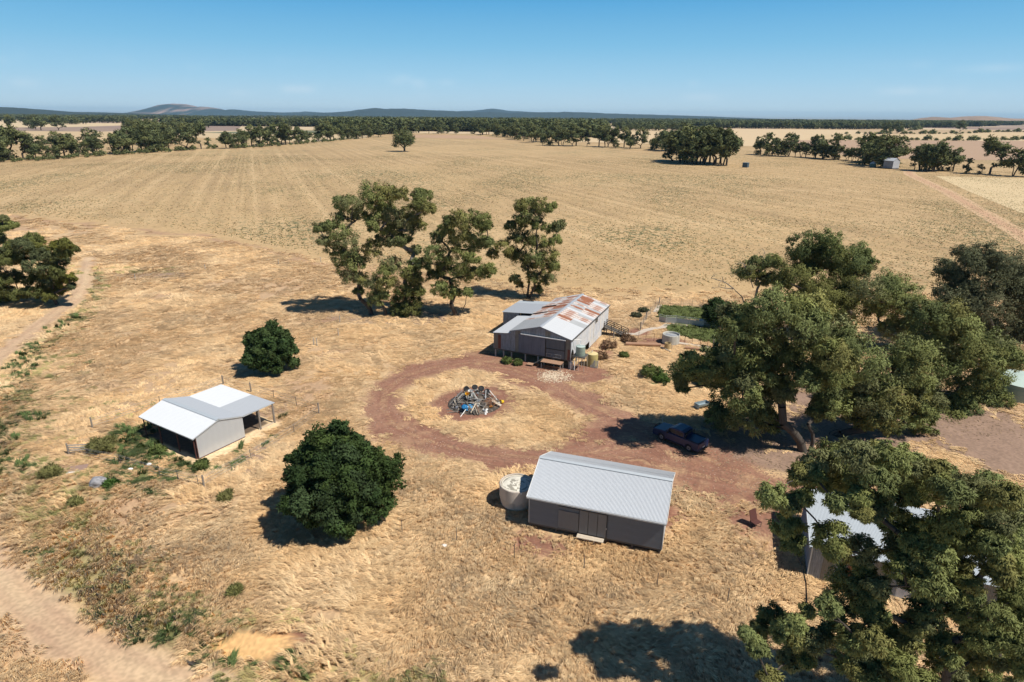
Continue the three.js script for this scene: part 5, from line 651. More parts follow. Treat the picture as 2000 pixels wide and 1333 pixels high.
const DOME = { tri: true, ls: 0.25, lw: 0.16, sub: 11, per: 115, tones: [[0.042, 0.070, 0.022], [0.050, 0.080, 0.024], [0.037, 0.064, 0.022], [0.062, 0.092, 0.026], [0.048, 0.074, 0.030]], hang: 0.25, flat: 0.95, spread: 0.7, lump: 0.42 };
domeTree('round_tree', 'big round dark green tree in the middle of the dry front yard', -14.1, -44.0, 4.05, 3.95, 3.95, 100, DOME, 301);
domeTree('round_tree', 'smaller round dark green tree behind the open hay shed', -31.8, -76.6, 3.0, 3.0, 2.9, 76, { ...DOME, ls: 0.36, lw: 0.22, per: 70, tones: [[0.046, 0.078, 0.027], [0.053, 0.086, 0.029], [0.062, 0.092, 0.032]] }, 302);

// ---------- dry grass, weeds, shrubs ----------
const GRASSM = new THREE.MeshStandardMaterial({ color: 0xffffff, roughness: 0.9, side: THREE.DoubleSide });
function bladePatch(R, tufts, blades, rad, len, wid, lean, up) { // wind-laid tufts leaning towards +x
  const n = tufts * blades, pos = new Float32Array(n * 27), nor = new Float32Array(n * 27); let k = 0;
  for (let t = 0; t < tufts; t++) {
    const a = R() * 6.283, r = rad * Math.sqrt(R()), tx = Math.cos(a) * r, tz = Math.sin(a) * r, tl = lean * (0.6 + 0.8 * R()), ta = (R() - 0.5) * 0.9;
    for (let b = 0; b < blades; b++) {
      const q = R() * 6.283, d = 0.10 * R(), x0 = tx + Math.cos(q) * d, z0 = tz + Math.sin(q) * d, L = len * (0.6 + 0.7 * R()), W = wid * (0.7 + 0.6 * R()), da = ta + (R() - 0.5) * 0.9;
      const lx = Math.cos(da) * tl + (R() - 0.5) * 0.35, lz = Math.sin(da) * tl + (R() - 0.5) * 0.35, sx = -Math.sin(da + R() - 0.5), sz = Math.cos(da + R() - 0.5);
      const x1 = x0 + lx * L * 0.4, z1 = z0 + lz * L * 0.4, y1 = L * up * 0.62, x2 = x0 + lx * L * 1.1, z2 = z0 + lz * L * 1.1, y2 = L * up * (0.85 - 0.25 * tl), y0 = -0.06;
      const P = [x0 - sx * W, y0, z0 - sz * W, x0 + sx * W, y0, z0 + sz * W, x1 - sx * W * 0.8, y1, z1 - sz * W * 0.8, x1 - sx * W * 0.8, y1, z1 - sz * W * 0.8, x0 + sx * W, y0, z0 + sz * W, x1 + sx * W * 0.8, y1, z1 + sz * W * 0.8, x1 - sx * W * 0.8, y1, z1 - sz * W * 0.8, x1 + sx * W * 0.8, y1, z1 + sz * W * 0.8, x2, y2, z2];
      const nx = -lx * 0.5 + (R() - 0.5) * 0.8, nz = -lz * 0.5 + (R() - 0.5) * 0.8, nl = 1 / Math.hypot(nx, 0.9, nz);
      for (let tr = 0; tr < 27; tr += 9) { const ax = P[tr + 3] - P[tr], ay = P[tr + 4] - P[tr + 1], az = P[tr + 5] - P[tr + 2], bx2 = P[tr + 6] - P[tr], by2 = P[tr + 7] - P[tr + 1], bz2 = P[tr + 8] - P[tr + 2]; if ((ay * bz2 - az * by2) * nx + (az * bx2 - ax * bz2) * 0.9 + (ax * by2 - ay * bx2) * nz < 0) for (let c = 0; c < 3; c++) { const q = P[tr + 3 + c]; P[tr + 3 + c] = P[tr + 6 + c]; P[tr + 6 + c] = q; } }
      for (let v = 0; v < 27; v += 3) { pos[k + v] = P[v]; pos[k + v + 1] = P[v + 1]; pos[k + v + 2] = P[v + 2]; nor[k + v] = nx * nl; nor[k + v + 1] = 0.9 * nl; nor[k + v + 2] = nz * nl; }
      k += 27;
    }
  }
  const g = new THREE.BufferGeometry(); g.setAttribute('position', new THREE.BufferAttribute(pos, 3)); g.setAttribute('normal', new THREE.BufferAttribute(nor, 3)); return g;
}
function instances(name, label, g, m, list) { // list of [x, y, z, turn, sx, sy, r, g, b]
  const o = new THREE.InstancedMesh(g, m, list.length), M4 = new THREE.Matrix4(), q = new THREE.Quaternion(), e = new THREE.Euler(), c = new THREE.Color();
  list.forEach((a, i) => { M4.compose(V(a[0], a[1], a[2]), q.setFromEuler(e.set(0, a[3], 0)), V(a[4], a[5], a[4])); o.setMatrixAt(i, M4); o.setColorAt(i, c.setRGB(a[6], a[7], a[8])); });
  o.name = numbered(name); o.castShadow = o.receiveShadow = true; scene.add(o); return tag(o, label, null, null, 'stuff');
}
{
  const R = rng(501), lists = [[], [], [], []], tall = [[], [], []];
  const windAt = (x, z) => fbm(x / 11 + 60, z / 11 + 20, 3) * 8 - 1.5 + (R() - 0.5) * 1.3;
  const put = (x, z, big) => {
    const zr = zone('red', x, z), bare = zr * 1.1 + zone('sand', x, z) * 1.3 + zone('built', x, z) * 3 + zone('brown', x, z) * 0.75 + zone('dirt', x, z) * 1.4, n2 = fbm(x / 6.5, z / 6.5 + 31, 3), n1 = fbm(x / 23 + 7, z / 23, 3);
    if (zone('built', x, z) > 0.35) return; if (R() < bare * 1.15 - 0.12) return;
    if (R() > ss(0, 14, z - paddockZ(x)) + 0.25) return; const thin = clamp((n2 - 0.52) * 2.2 + (n1 - 0.5) * 1.6 + 0.06); if (R() < thin * 0.6) return;
    const gr = zone('green', x, z) * 0.8, ol = zone('olive', x, z), lu = zone('lush', x, z), v = 0.85 + 0.3 * R(), p = R(), warm = fbm(x / 4 + 3, z / 4 + 8, 2);
    let c = p < 0.55 ? [0.78, 0.56, 0.315] : p < 0.85 ? [0.68, 0.465, 0.25] : [0.56, 0.385, 0.215]; c = [c[0] * v, c[1] * v * (1.04 - 0.12 * warm), c[2] * v * (1.1 - 0.3 * warm)];
    const o = R(); if (o < ol * 0.75) c = R() < 0.65 ? [0.50 * v, 0.41 * v, 0.17 * v] : [0.27 * v, 0.26 * v, 0.09 * v]; if (o < Math.max(gr * 0.55 * ss(0.4, 0.6, fbm(x / 5 + 90, z / 5, 2)), lu * 0.75)) c = [0.10 * v, 0.14 * v, 0.04 * v];
    const s = big * (0.75 + 0.5 * R()), hh = s * (z > -50 ? 1 : z > -68 ? 0.7 : 0.5) * (0.75 + 0.5 * fbm(x / 3 + 9, z / 3, 2)) * (1 + 1.1 * clamp(ol + gr + lu * 0.5)) * (1 - 0.35 * clamp(zr));
    (z > -47 + (R() - 0.5) * 10 ? tall[(R() * 3) | 0] : lists[(R() * 4) | 0]).push([x, hgt(x, z), z, -windAt(x, z), s, hh, ...c]);
  };
  for (let z = -24; z > -68; z -= 0.52) { const hw = 24 + (-z - 24) * 0.86 + 10; for (let x = -hw; x < hw; x += 0.52) put(x + (R() - 0.5) * 0.6, z + (R() - 0.5) * 0.6, 1); }
  for (let z = -68; z > -112; z -= 0.85) { const hw = 24 + (-z - 24) * 0.86 + 10; for (let x = -hw; x < Math.min(hw, 94); x += 0.85) if (z > paddockZ(x) + 1) put(x + (R() - 0.5) * 0.9, z + (R() - 0.5) * 0.9, 1.35); }
  for (let z = -112; z > -172; z -= 1.3) for (let x = -104; x < 90; x += 1.3) if (z > paddockZ(x) + 1) put(x + (R() - 0.5) * 1.4, z + (R() - 0.5) * 1.4, 1.8);
  for (let z = -70; z > -232; z -= 1.7) for (let x = -24 + (z + 24) * 0.86 - 12; x < -104; x += 1.7) if (z > paddockZ(x) + 2 && R() < 0.8) put(x + (R() - 0.5) * 1.7, z + (R() - 0.5) * 1.7, 2.2);
  lists.forEach((l, i) => instances('dry_grass', 'dry straw coloured grass laid over by the wind', bladePatch(rng(600 + i), 16, 8, 0.56, 0.40, 0.0145, 0.95, 0.5), GRASSM, l));
  tall.forEach((l, i) => instances('dry_grass', 'taller dry straw tussocks of the front yard', bladePatch(rng(610 + i), 10, 10, 0.54, 0.52, 0.021, 0.95, 0.6), GRASSM, l));
  // green tussocks along the ditch and round the hay shed
  const tus = []; for (let i = 0; i < 16000; i++) { const x = -80 + R() * 110, z = -26 - R() * 75, g = zone('green', x, z) * ss(0.38, 0.6, fbm(x / 5 + 90, z / 5, 2)), l = zone('lush', x, z), w = Math.max(g, l * 0.9); if (R() > w * (z < -56 ? 0.85 : 0.4) || zone('sand', x, z) > 0.3 || zone('built', x, z) > 0.3) continue; const k = 0.7 + R() * 0.6; tus.push([x, hgt(x, z), z, R() * 6.28, 0.8 + R() * 0.7, 0.8 + R() * 0.8, 0.085 * k, 0.125 * k, 0.035 * k]); }
  instances('green_tussock', 'green tussock grass in the ditch and round the hay shed', bladePatch(rng(650), 5, 14, 0.35, 0.6, 0.022, 0.5, 0.85), GRASSM, tus);
  // paddock stubble weeds
  const wd = []; for (let i = 0; i < 330000; i++) { const f = R(), z = -122 - 420 * Math.pow(f, 1.15), hw = -z * 0.88 + 20, x = (R() * 2 - 1) * hw; if (x < -350 || x > 330 || R() < 0.35 + 0.3 * Math.sin((x * rowX + z * rowZ) * 2 * Math.PI / 2.5) || z > paddockZ(x) - 1) continue; const g = ss(0.36, 0.74, fbm(x / 34 + 11, z / 60 + 5, 4)); if (R() > 0.30 + 0.7 * g) continue; const k = 0.7 + R() * 0.7, grn = R() < 0.45 + 0.3 * g; wd.push([x, hgt(x, z), z, R() * 6.28, 0.30 + R() * 0.36, 0.36 + R() * 0.36, (grn ? 0.15 : 0.46) * k, (grn ? 0.16 : 0.32) * k, (grn ? 0.065 : 0.15) * k]); }
  instances('paddock_weeds', 'low weeds and stubble scattered over the paddock', bladePatch(rng(660), 4, 7, 0.3, 0.42, 0.045, 0.6, 0.7), GRASSM, wd);
  // gravel on the drive
  const st = []; const stone = new THREE.DodecahedronGeometry(0.05, 0); stone.scale(1, 0.6, 0.8); for (let i = 0; i < 9000; i++) { const x = -18 + R() * 60, z = -40 - R() * 50; if (zone('red', x, z) < 0.6 || zone('built', x, z) > 0.1) continue; const k = 0.6 + R() * 0.8; st.push([x, hgt(x, z) + 0.01, z, R() * 6, 0.7 + R() * 1.2, 0.8, 0.34 * k, 0.22 * k, 0.16 * k]); }
  for (let i = 0; i < 700; i++) { const x = 5.6 + (R() + R() - 1) * 2.6, z = -75.4 + (R() + R() - 1) * 2.4, k = 0.7 + R() * 0.6; st.push([x, hgt(x, z) + 0.02, z, R() * 6, 1 + R() * 1.3, 1, 0.62 * k, 0.50 * k, 0.36 * k]); }
  instances('gravel', 'loose gravel on the red drive', stone, GRASSM, st);
  // pale ribbon weeds and leaf litter under the gums
  const lit = []; for (let i = 0; i < 14000; i++) { const t = [[30, -60, 16, 12], [-17, -101, 14, 6], [24, -28, 12, 8], [50, -70, 14, 12]][i % 4], x = t[0] + (R() + R() - 1) * t[2], z = t[1] + (R() + R() - 1) * t[3], k = 0.6 + R() * 0.8; lit.push([x, hgt(x, z) + 0.015, z, R() * 6, 1 + R() * 1.5, 0.4, 0.27 * k, 0.18 * k, 0.11 * k]); }
  instances('leaf_litter', 'fallen leaves and bark under the gum trees', stone, GRASSM, lit);
}
// lawns in the yards
{
  const R = rng(520), lawn = (name, label, P) => { const s = new THREE.Shape(P.map(([x, z]) => new THREE.Vector2(x, -z))), g = new THREE.ShapeGeometry(s); g.rotateX(-Math.PI / 2); g.translate(0, 0.05, 0); g.computeVertexNormals(); tag(mk(name, g, std([1, 1, 1], 1, 0, { map: (() => { const t = tex(128, 128, (u, v, o) => { const a = fbm(u * 20, v * 20, 4); o[0] = 0.07 + 0.08 * a; o[1] = 0.10 + 0.09 * a; o[2] = 0.025 + 0.03 * a; }); t.repeat.set(0.08, 0.08); return t; })() })), label, null, null, 'structure');
    const l = [], inside = (x, z) => { let c = false; for (let i = 0, j = P.length - 1; i < P.length; j = i++) { const [a, b] = P[i], [d, e] = P[j]; if ((b > z) !== (e > z) && x < (d - a) * (z - b) / (e - b) + a) c = !c; } return c; };
    for (let i = 0; i < 2600; i++) { const x = 22 + R() * 16, z = -86 - R() * 24; if (!inside(x, z)) continue; const k = 0.7 + R() * 0.6; l.push([x, 0.04, z, R() * 6.28, 1 + R() * 0.5, 0.5 + R() * 0.3, 0.12 * k, 0.15 * k, 0.04 * k]); }
    instances('lawn_grass', label + ', its blades', bladePatch(rng(530), 6, 8, 0.4, 0.3, 0.03, 0.3, 0.9), GRASSM, l); };
  lawn('lawn', 'upper green lawn inside the wire yard', LAWNS[0]);
  lawn('lawn', 'lower green lawn inside the wire yard', LAWNS[1]);
}
// single shrubs and weeds
{
  const shrub = (name, label, x, z, r, h, tones, seed, per = 40, ls = 0.3, lw = 0.09) => { const R = rng(seed), cl = []; for (let i = 0; i < 9; i++) { const a = i * 2.4, q = i ? r * (0.25 + 0.5 * R()) : 0; cl.push([Math.cos(a) * q, h * (0.35 + 0.35 * R()) * (1 - 0.3 * q / r), Math.sin(a) * q, Math.min(r, h) * 0.42]); } const t = thing(name, label, 'shrub', x, z, 0); mk('stem', merge([0, 1, 2].map((i) => rod([0, -0.1, 0], [Math.cos(i * 2.1) * r * 0.5, h * 0.6, Math.sin(i * 2.1) * r * 0.5], 0.03, 0.012, 5))), M.bark, t); mk('foliage', crownGeo(cl, { ls, lw, sub: 10, per: Math.round(per * 0.7), tones, hang: -0.3, flat: 0.9, spread: 0.95, lump: 0.35 }, R), LEAF, t); };
  const GR = [[0.11, 0.145, 0.045], [0.13, 0.16, 0.05]], OL = [[0.21, 0.205, 0.08], [0.18, 0.18, 0.066]], BR = [[0.22, 0.14, 0.085], [0.26, 0.165, 0.10]];
  shrub('green_shrub', 'loose grey green shrub at the left end of the spreading gum', 18.4, -76.0, 1.7, 1.4, GR, 701); shrub('green_shrub', 'bright green low shrub in front of the loose grey green one', 19.2, -74.2, 1.3, 0.8, [[0.075, 0.125, 0.03]], 702);
  shrub('weed_shrub', 'feathery olive shrub beside the broken timber gate', -41.0, -55.4, 1.3, 1.7, OL, 703, 60, 0.4, 0.05); shrub('weed_shrub', 'small green bush at the front corner of the hay shed', -29.7, -52.3, 0.7, 0.8, GR, 704); shrub('weed_shrub', 'small green bush at the dark mouth of the hay shed', -35.4, -55.1, 0.7, 0.7, GR, 705);
  shrub('weed_shrub', 'green weed touching the right side of the boulder', -36.4, -48.9, 0.6, 0.7, [[0.07, 0.13, 0.03]], 706); shrub('weed_shrub', 'olive tussock bush left of the cracked slab', -42.9, -50.6, 0.9, 0.9, OL, 707, 60, 0.4, 0.05); shrub('weed_shrub', 'round olive tussock near the bend of the ditch', -48.3, -50.4, 0.9, 0.9, OL, 708, 60, 0.4, 0.05);
  shrub('weed_shrub', 'low olive tussock between the boulder and the ditch', -37.6, -46.0, 0.6, 0.6, OL, 709, 50, 0.35, 0.05); shrub('weed_shrub', 'olive tussock by the wire fence corner near the big round tree', -25.2, -47.2, 0.7, 0.6, OL, 710, 50, 0.35, 0.05); shrub('weed_shrub', 'small green tussock alone in the bare front grass', -19.5, -35.6, 0.6, 0.5, OL, 711, 50, 0.35, 0.05);
  shrub('weed_shrub', 'green weeds under the wool shed front stumps', -0.6, -80.2, 0.9, 0.6, GR, 712); shrub('weed_shrub', 'green weeds by the second front stump of the wool shed', 0.8, -79.4, 0.7, 0.6, GR, 713); shrub('brown_brush', 'dry red brown brush along the fence beside the wool shed wall', 14.2, -86.4, 1.6, 0.9, BR, 714); shrub('brown_brush', 'dry red brown brush at the foot of the sheep ramp', 17.6, -89.2, 1.8, 0.8, BR, 715); shrub('brown_brush', 'dry brown brush halfway along the rusty side fence', 12.6, -82.4, 1.1, 0.7, BR, 716);
  shrub('weed_shrub', 'small green weed beside the rusty side fence', 15.8, -82.6, 0.6, 0.5, GR, 717); shrub('grey_bush', 'grey green bush patch beyond the sheep ramp', 21, -101.5, 1.3, 0.6, [[0.13, 0.135, 0.08]], 718); shrub('grey_bush', 'grey green bush at the left corner of the lawn fence', 23, -104.5, 1.2, 0.6, [[0.12, 0.13, 0.075]], 719); shrub('dark_bush', 'dark low bush under the left edge of the spreading gum', 24.2, -73, 1.4, 1.3, GUMDARK, 720);
}

// ---------- far country ----------
const PLAIN = 22000;
{ // far plain: pale fields, darker ploughed ones, and woods where single trees can no longer be told apart
  const W = 2048, d = new Uint8Array(W * W * 4), x0 = -PLAIN, z0 = -PLAIN * 1.2, sx = 2 * PLAIN / W, sz = PLAIN * 1.25 / W;
  for (let j = 0; j < W; j++) for (let i = 0; i < W; i++) {
    const x = x0 + (i + 0.5) * sx, z = 0.05 * PLAIN - (j + 0.5) * sz, wx = x + (fbm(x / 900, z / 900, 2) - 0.5) * 260, wz = z * 0.97 + x * 0.2 + (fbm(x / 800 + 9, z / 800, 2) - 0.5) * 200;
    const cell = NT[((Math.floor(wz / 620) & 511) << 9) | (Math.floor(wx / 780) & 511)], cell2 = NT[((Math.floor(wz / 620 + 77) & 511) << 9) | (Math.floor(wx / 780 + 31) & 511)];
    let c = cell < 0.62 ? [0.56, 0.43, 0.27] : cell < 0.8 ? [0.44, 0.31, 0.175] : [0.29, 0.205, 0.155]; const k = 0.88 + 0.24 * cell2;
    const wood = ss(0.0, 1, clamp((fbm(x / 2400 + 3, z / 900 + 5, 4) - 0.47) * 10) * ss(3000, 5200, -z));
    const q = (j * W + i) * 4; for (let n = 0; n < 3; n++) d[q + n] = s8(lerp(c[n] * k, [0.045, 0.052, 0.030][n], wood)); d[q + 3] = 255;
  }
  const t = new THREE.DataTexture(d, W, W); t.colorSpace = THREE.SRGBColorSpace; t.magFilter = t.minFilter = THREE.LinearFilter; t.needsUpdate = true;
  groundSheet('plain', x0, -x0, z0, 0.05 * PLAIN, 30, 30, t, [MX0, MX1, MZ0, MZ1], 'far flat farming plain reaching the horizon');
}
// sheets of land a hand above the plain: fields and tracks
function field(name, label, P, c, y, seed, o = {}) {
  const s = new THREE.Shape(P.map(([x, z]) => new THREE.Vector2(x, -z))), g = new THREE.ShapeGeometry(s); g.rotateX(-Math.PI / 2); g.translate(0, y, 0); const p = g.attributes.position, uv = []; for (let i = 0; i < p.count; i++) uv.push(p.getX(i) / 120, p.getZ(i) / 120); g.setAttribute('uv', new THREE.Float32BufferAttribute(uv, 2)); g.computeVertexNormals();
  tag(mk(name, g, std(c, 1, 0, { map: FIELD })), label, null, null, 'structure');
}
const FIELD = tex(256, 256, (u, v, o) => { const a = tile((x, y) => fbm(x, y, 5), u, v, 8, 14), b = tile((x, y) => fbm(x + 7, y, 3), u, v, 40, 4); const k = 0.8 + 0.28 * a + 0.10 * b; o[0] = o[1] = o[2] = clamp(k, 0, 1); });
field('field', 'pale stubble field left beyond the tree row', [[-1300, -1215], [-625, -1190], [-450, -880], [-640, -610], [-900, -700]], [0.52, 0.38, 0.215], 0.05, 1);
field('field', 'ploughed brown field left beyond the pale one', [[-1010, -1560], [-640, -1260], [-560, -1330], [-820, -2000], [-1080, -2020]], [0.27, 0.19, 0.15], 0.09, 2);
field('field', 'cream field at the far left', [[-2100, -1700], [-1250, -1300], [-1050, -1580], [-1120, -2250], [-1900, -2300]], [0.58, 0.44, 0.265], 0.07, 3);
field('field', 'pale field behind the middle left tree row', [[-560, -1010], [-250, -800], [-215, -960], [-330, -1500], [-560, -1550]], [0.53, 0.40, 0.235], 0.06, 4);
field('field', 'grey green crop strip behind the middle left tree row', [[-560, -1180], [-420, -1100], [-300, -1330], [-480, -1430]], [0.16, 0.165, 0.095], 0.11, 5);
field('field', 'pale field right of centre beyond the tree row', [[80, -880], [330, -760], [640, -1180], [1020, -1960], [640, -2050], [300, -1760], [160, -1250]], [0.58, 0.43, 0.255], 0.06, 6);
field('field', 'brown bare field at the right beyond the tree row', [[300, -560], [520, -520], [860, -1060], [620, -1030], [430, -1010], [330, -760]], [0.40, 0.265, 0.17], 0.08, 7);
field('field', 'pale strip between the hedge rows at the right', [[470, -1060], [610, -1080], [1000, -1120], [1420, -1780], [1300, -1760], [860, -1430], [640, -1380]], [0.55, 0.405, 0.23], 0.10, 8);
field('field', 'pale near field to the right of the farm road', [[252, -385], [300, -372], [330, -300], [330, -160], [170, -160], [186, -232], [214, -300]], [0.585, 0.445, 0.255], 0.02, 9);
field('field', 'reddish headland strip behind the lone round tree', [[-190, -1000], [-20, -960], [20, -850], [-60, -1120], [-170, -1160]], [0.43, 0.28, 0.17], 0.05, 10);
{ // farm road to the right
  const P = [[262, -428], [250, -408], [241, -391], [203, -299], [178, -245], [150, -184], [128, -140]], band = (w, c, y, name, label) => { const l = [], r = []; P.forEach(([x, z], i) => { const a = P[Math.max(0, i - 1)], b = P[Math.min(P.length - 1, i + 1)], L = Math.hypot(b[0] - a[0], b[1] - a[1]), nx = -(b[1] - a[1]) / L, nz = (b[0] - a[0]) / L; l.push([x + nx * w, z + nz * w]); r.unshift([x - nx * w, z - nz * w]); }); field(name, label, [...l, ...r], c, y, 1); };
  band(3.4, [0.53, 0.355, 0.205], 0.03, 'verge', 'pale dusty verge of the farm road'); band(1.5, [0.50, 0.31, 0.185], 0.045, 'road', 'orange dirt farm road running to the far shed');
}
// hills on the horizon: solid ridges with a near and a far slope
function hill(name, label, D, prof, depth, c, rocky) {
  const n = prof.length, sub = 6, rows = 9, pos = [], col = [], idx = [], m = (n - 1) * sub + 1;
  for (let j = 0; j <= rows; j++) for (let i = 0; i < m; i++) {
    const a = prof[Math.floor(i / sub)], b = prof[Math.min(n - 1, Math.floor(i / sub) + 1)], f = (i % sub) / sub, x = lerp(a[0], b[0], f), h = lerp(a[1], b[1], f), u = j / rows * 2 - 1, s = Math.pow(Math.cos(u * Math.PI / 2), 1.2), r = fbm(x / (depth * 0.12) + 3, u * 4 + 9, 4);
    pos.push(x * (1 - u * depth * 0.0 / D), Math.max(-4, h * s * (0.9 + 0.2 * (u === 0 ? 0.5 : r))) - (j === 0 || j === rows ? 4 : 0), -D - u * depth); const k = 0.75 + 0.5 * r, t = rocky ? ss(0.48, 0.6, fbm(x / 260 + 7, u * 5 + 2, 3)) * (x < -6900 && x > -8050 && h > 90 ? 1 : x < -6200 && h > 140 ? 0.6 : 0) : 0; for (let q = 0; q < 3; q++) col.push(lerp(c[q] * k, [0.34, 0.235, 0.18][q], t));
  }
  for (let j = 0; j < rows; j++) for (let i = 0; i < m - 1; i++) { const a = j * m + i; idx.push(a, a + 1, a + m, a + 1, a + m + 1, a + m); }
  const g = new THREE.BufferGeometry(); g.setAttribute('position', new THREE.Float32BufferAttribute(pos, 3)); g.setAttribute('color', new THREE.Float32BufferAttribute(col, 3)); g.setIndex(idx); g.computeVertexNormals();
  tag(mk(name, g, new THREE.MeshStandardMaterial({ vertexColors: true, roughness: 1, side: THREE.DoubleSide })), label, null, null, 'structure');
}
const WOODC = [0.026, 0.040, 0.032];
hill('hill', 'long low wooded hill at the far left', 6500, [[-7600, 60], [-5754, 88], [-5008, 79], [-4713, 63], [-4467, 45], [-4119, 39], [-3720, 32], [-3370, 24], [-2900, 0]], 900, WOODC);
hill('hill', 'rocky pinkish hill left on the horizon', 15000, [[-8600, 0], [-8352, 34], [-8233, 62], [-8051, 120], [-7868, 190], [-7711, 238], [-7571, 250], [-7423, 236], [-7269, 180], [-7121, 158], [-6966, 186], [-6808, 165], [-6663, 120], [-6491, 104], [-6315, 128], [-6143, 116], [-5801, 88], [-5112, 70], [-4648, 92], [-4189, 70], [-3729, 60], [-3300, 0]], 1600, WOODC, true);
hill('hill', 'low blue wooded hills left of centre on the horizon', 12000, [[-4300, 0], [-3724, 45], [-2889, 94], [-2748, 125], [-2470, 149], [-2241, 138], [-2010, 143], [-1597, 125], [-1321, 114], [-952, 103], [-30, 88], [339, 99], [800, 102], [891, 112], [1168, 105], [1630, 91], [2184, 77], [2739, 68], [3665, 44], [4591, 18], [5200, 0]], 1500, WOODC);
hill('hill', 'blue rounded hill right of centre on the horizon', 18000, [[-2500, 0], [-1983, 103], [-1428, 145], [-1082, 167], [-736, 202], [-557, 211], [-322, 192], [-46, 161], [508, 139], [1338, 113], [2200, 0]], 1800, WOODC);
hill('hill', 'bare brownish rise at the right on the horizon', 5500, [[3250, 0], [3376, 25], [3437, 33], [3477, 46], [3505, 50], [3562, 44], [3618, 39], [3668, 43], [3729, 51], [3791, 58], [3854, 60], [3918, 57], [3983, 49], [4049, 42], [4388, 36], [5200, 0]], 500, [0.30, 0.21, 0.15]);
// trees of the windbreaks: a few shapes, placed one by one
const FARV = [], FGUM = [[0.140, 0.158, 0.066], [0.120, 0.142, 0.062], [0.156, 0.164, 0.066], [0.112, 0.132, 0.062]];
for (let v = 0; v < 8; v++) {
  const R = rng(900 + v), H = 15, cl = [], n = v < 6 ? 15 : 11, wide = [5.2, 4.4, 6.0, 3.8, 5.0, 4.6, 3.2, 3.4][v], low = [0.30, 0.42, 0.16, 0.26, 0.12, 0.36, 0.10, 0.14][v];
  for (let i = 0; i < n; i++) { const a = i * 2.4 + R(), f = R(), y = lerp(low, 0.93, f) * H, k = wide * Math.sqrt(Math.max(0.08, 1 - Math.pow((f - 0.35) / 0.75, 2))) * Math.sqrt(R() * 0.9 + 0.1) * 0.8; cl.push([Math.cos(a) * k, y, Math.sin(a) * k, 1.7 + R() * 1.0]); }
  const [tr, br] = limbGeo(cl, { r0: 0.34, fork: low * 0.8, stems: v % 3 === 1 ? 2 : 1, rmin: 0.09, lean: 0.1 }, R);
  const g = new THREE.Group(); mk('trunk', merge([tr, br]), M.bark, g); mk('crown', crownGeo(cl, { tri: true, ls: 0.9, lw: 0.55, sub: 9, per: 16, tones: FGUM, hang: 0.3, flat: 0.8, spread: 0.95, lump: 0.4 }, R), LEAF, g); FARV.push(g);
}
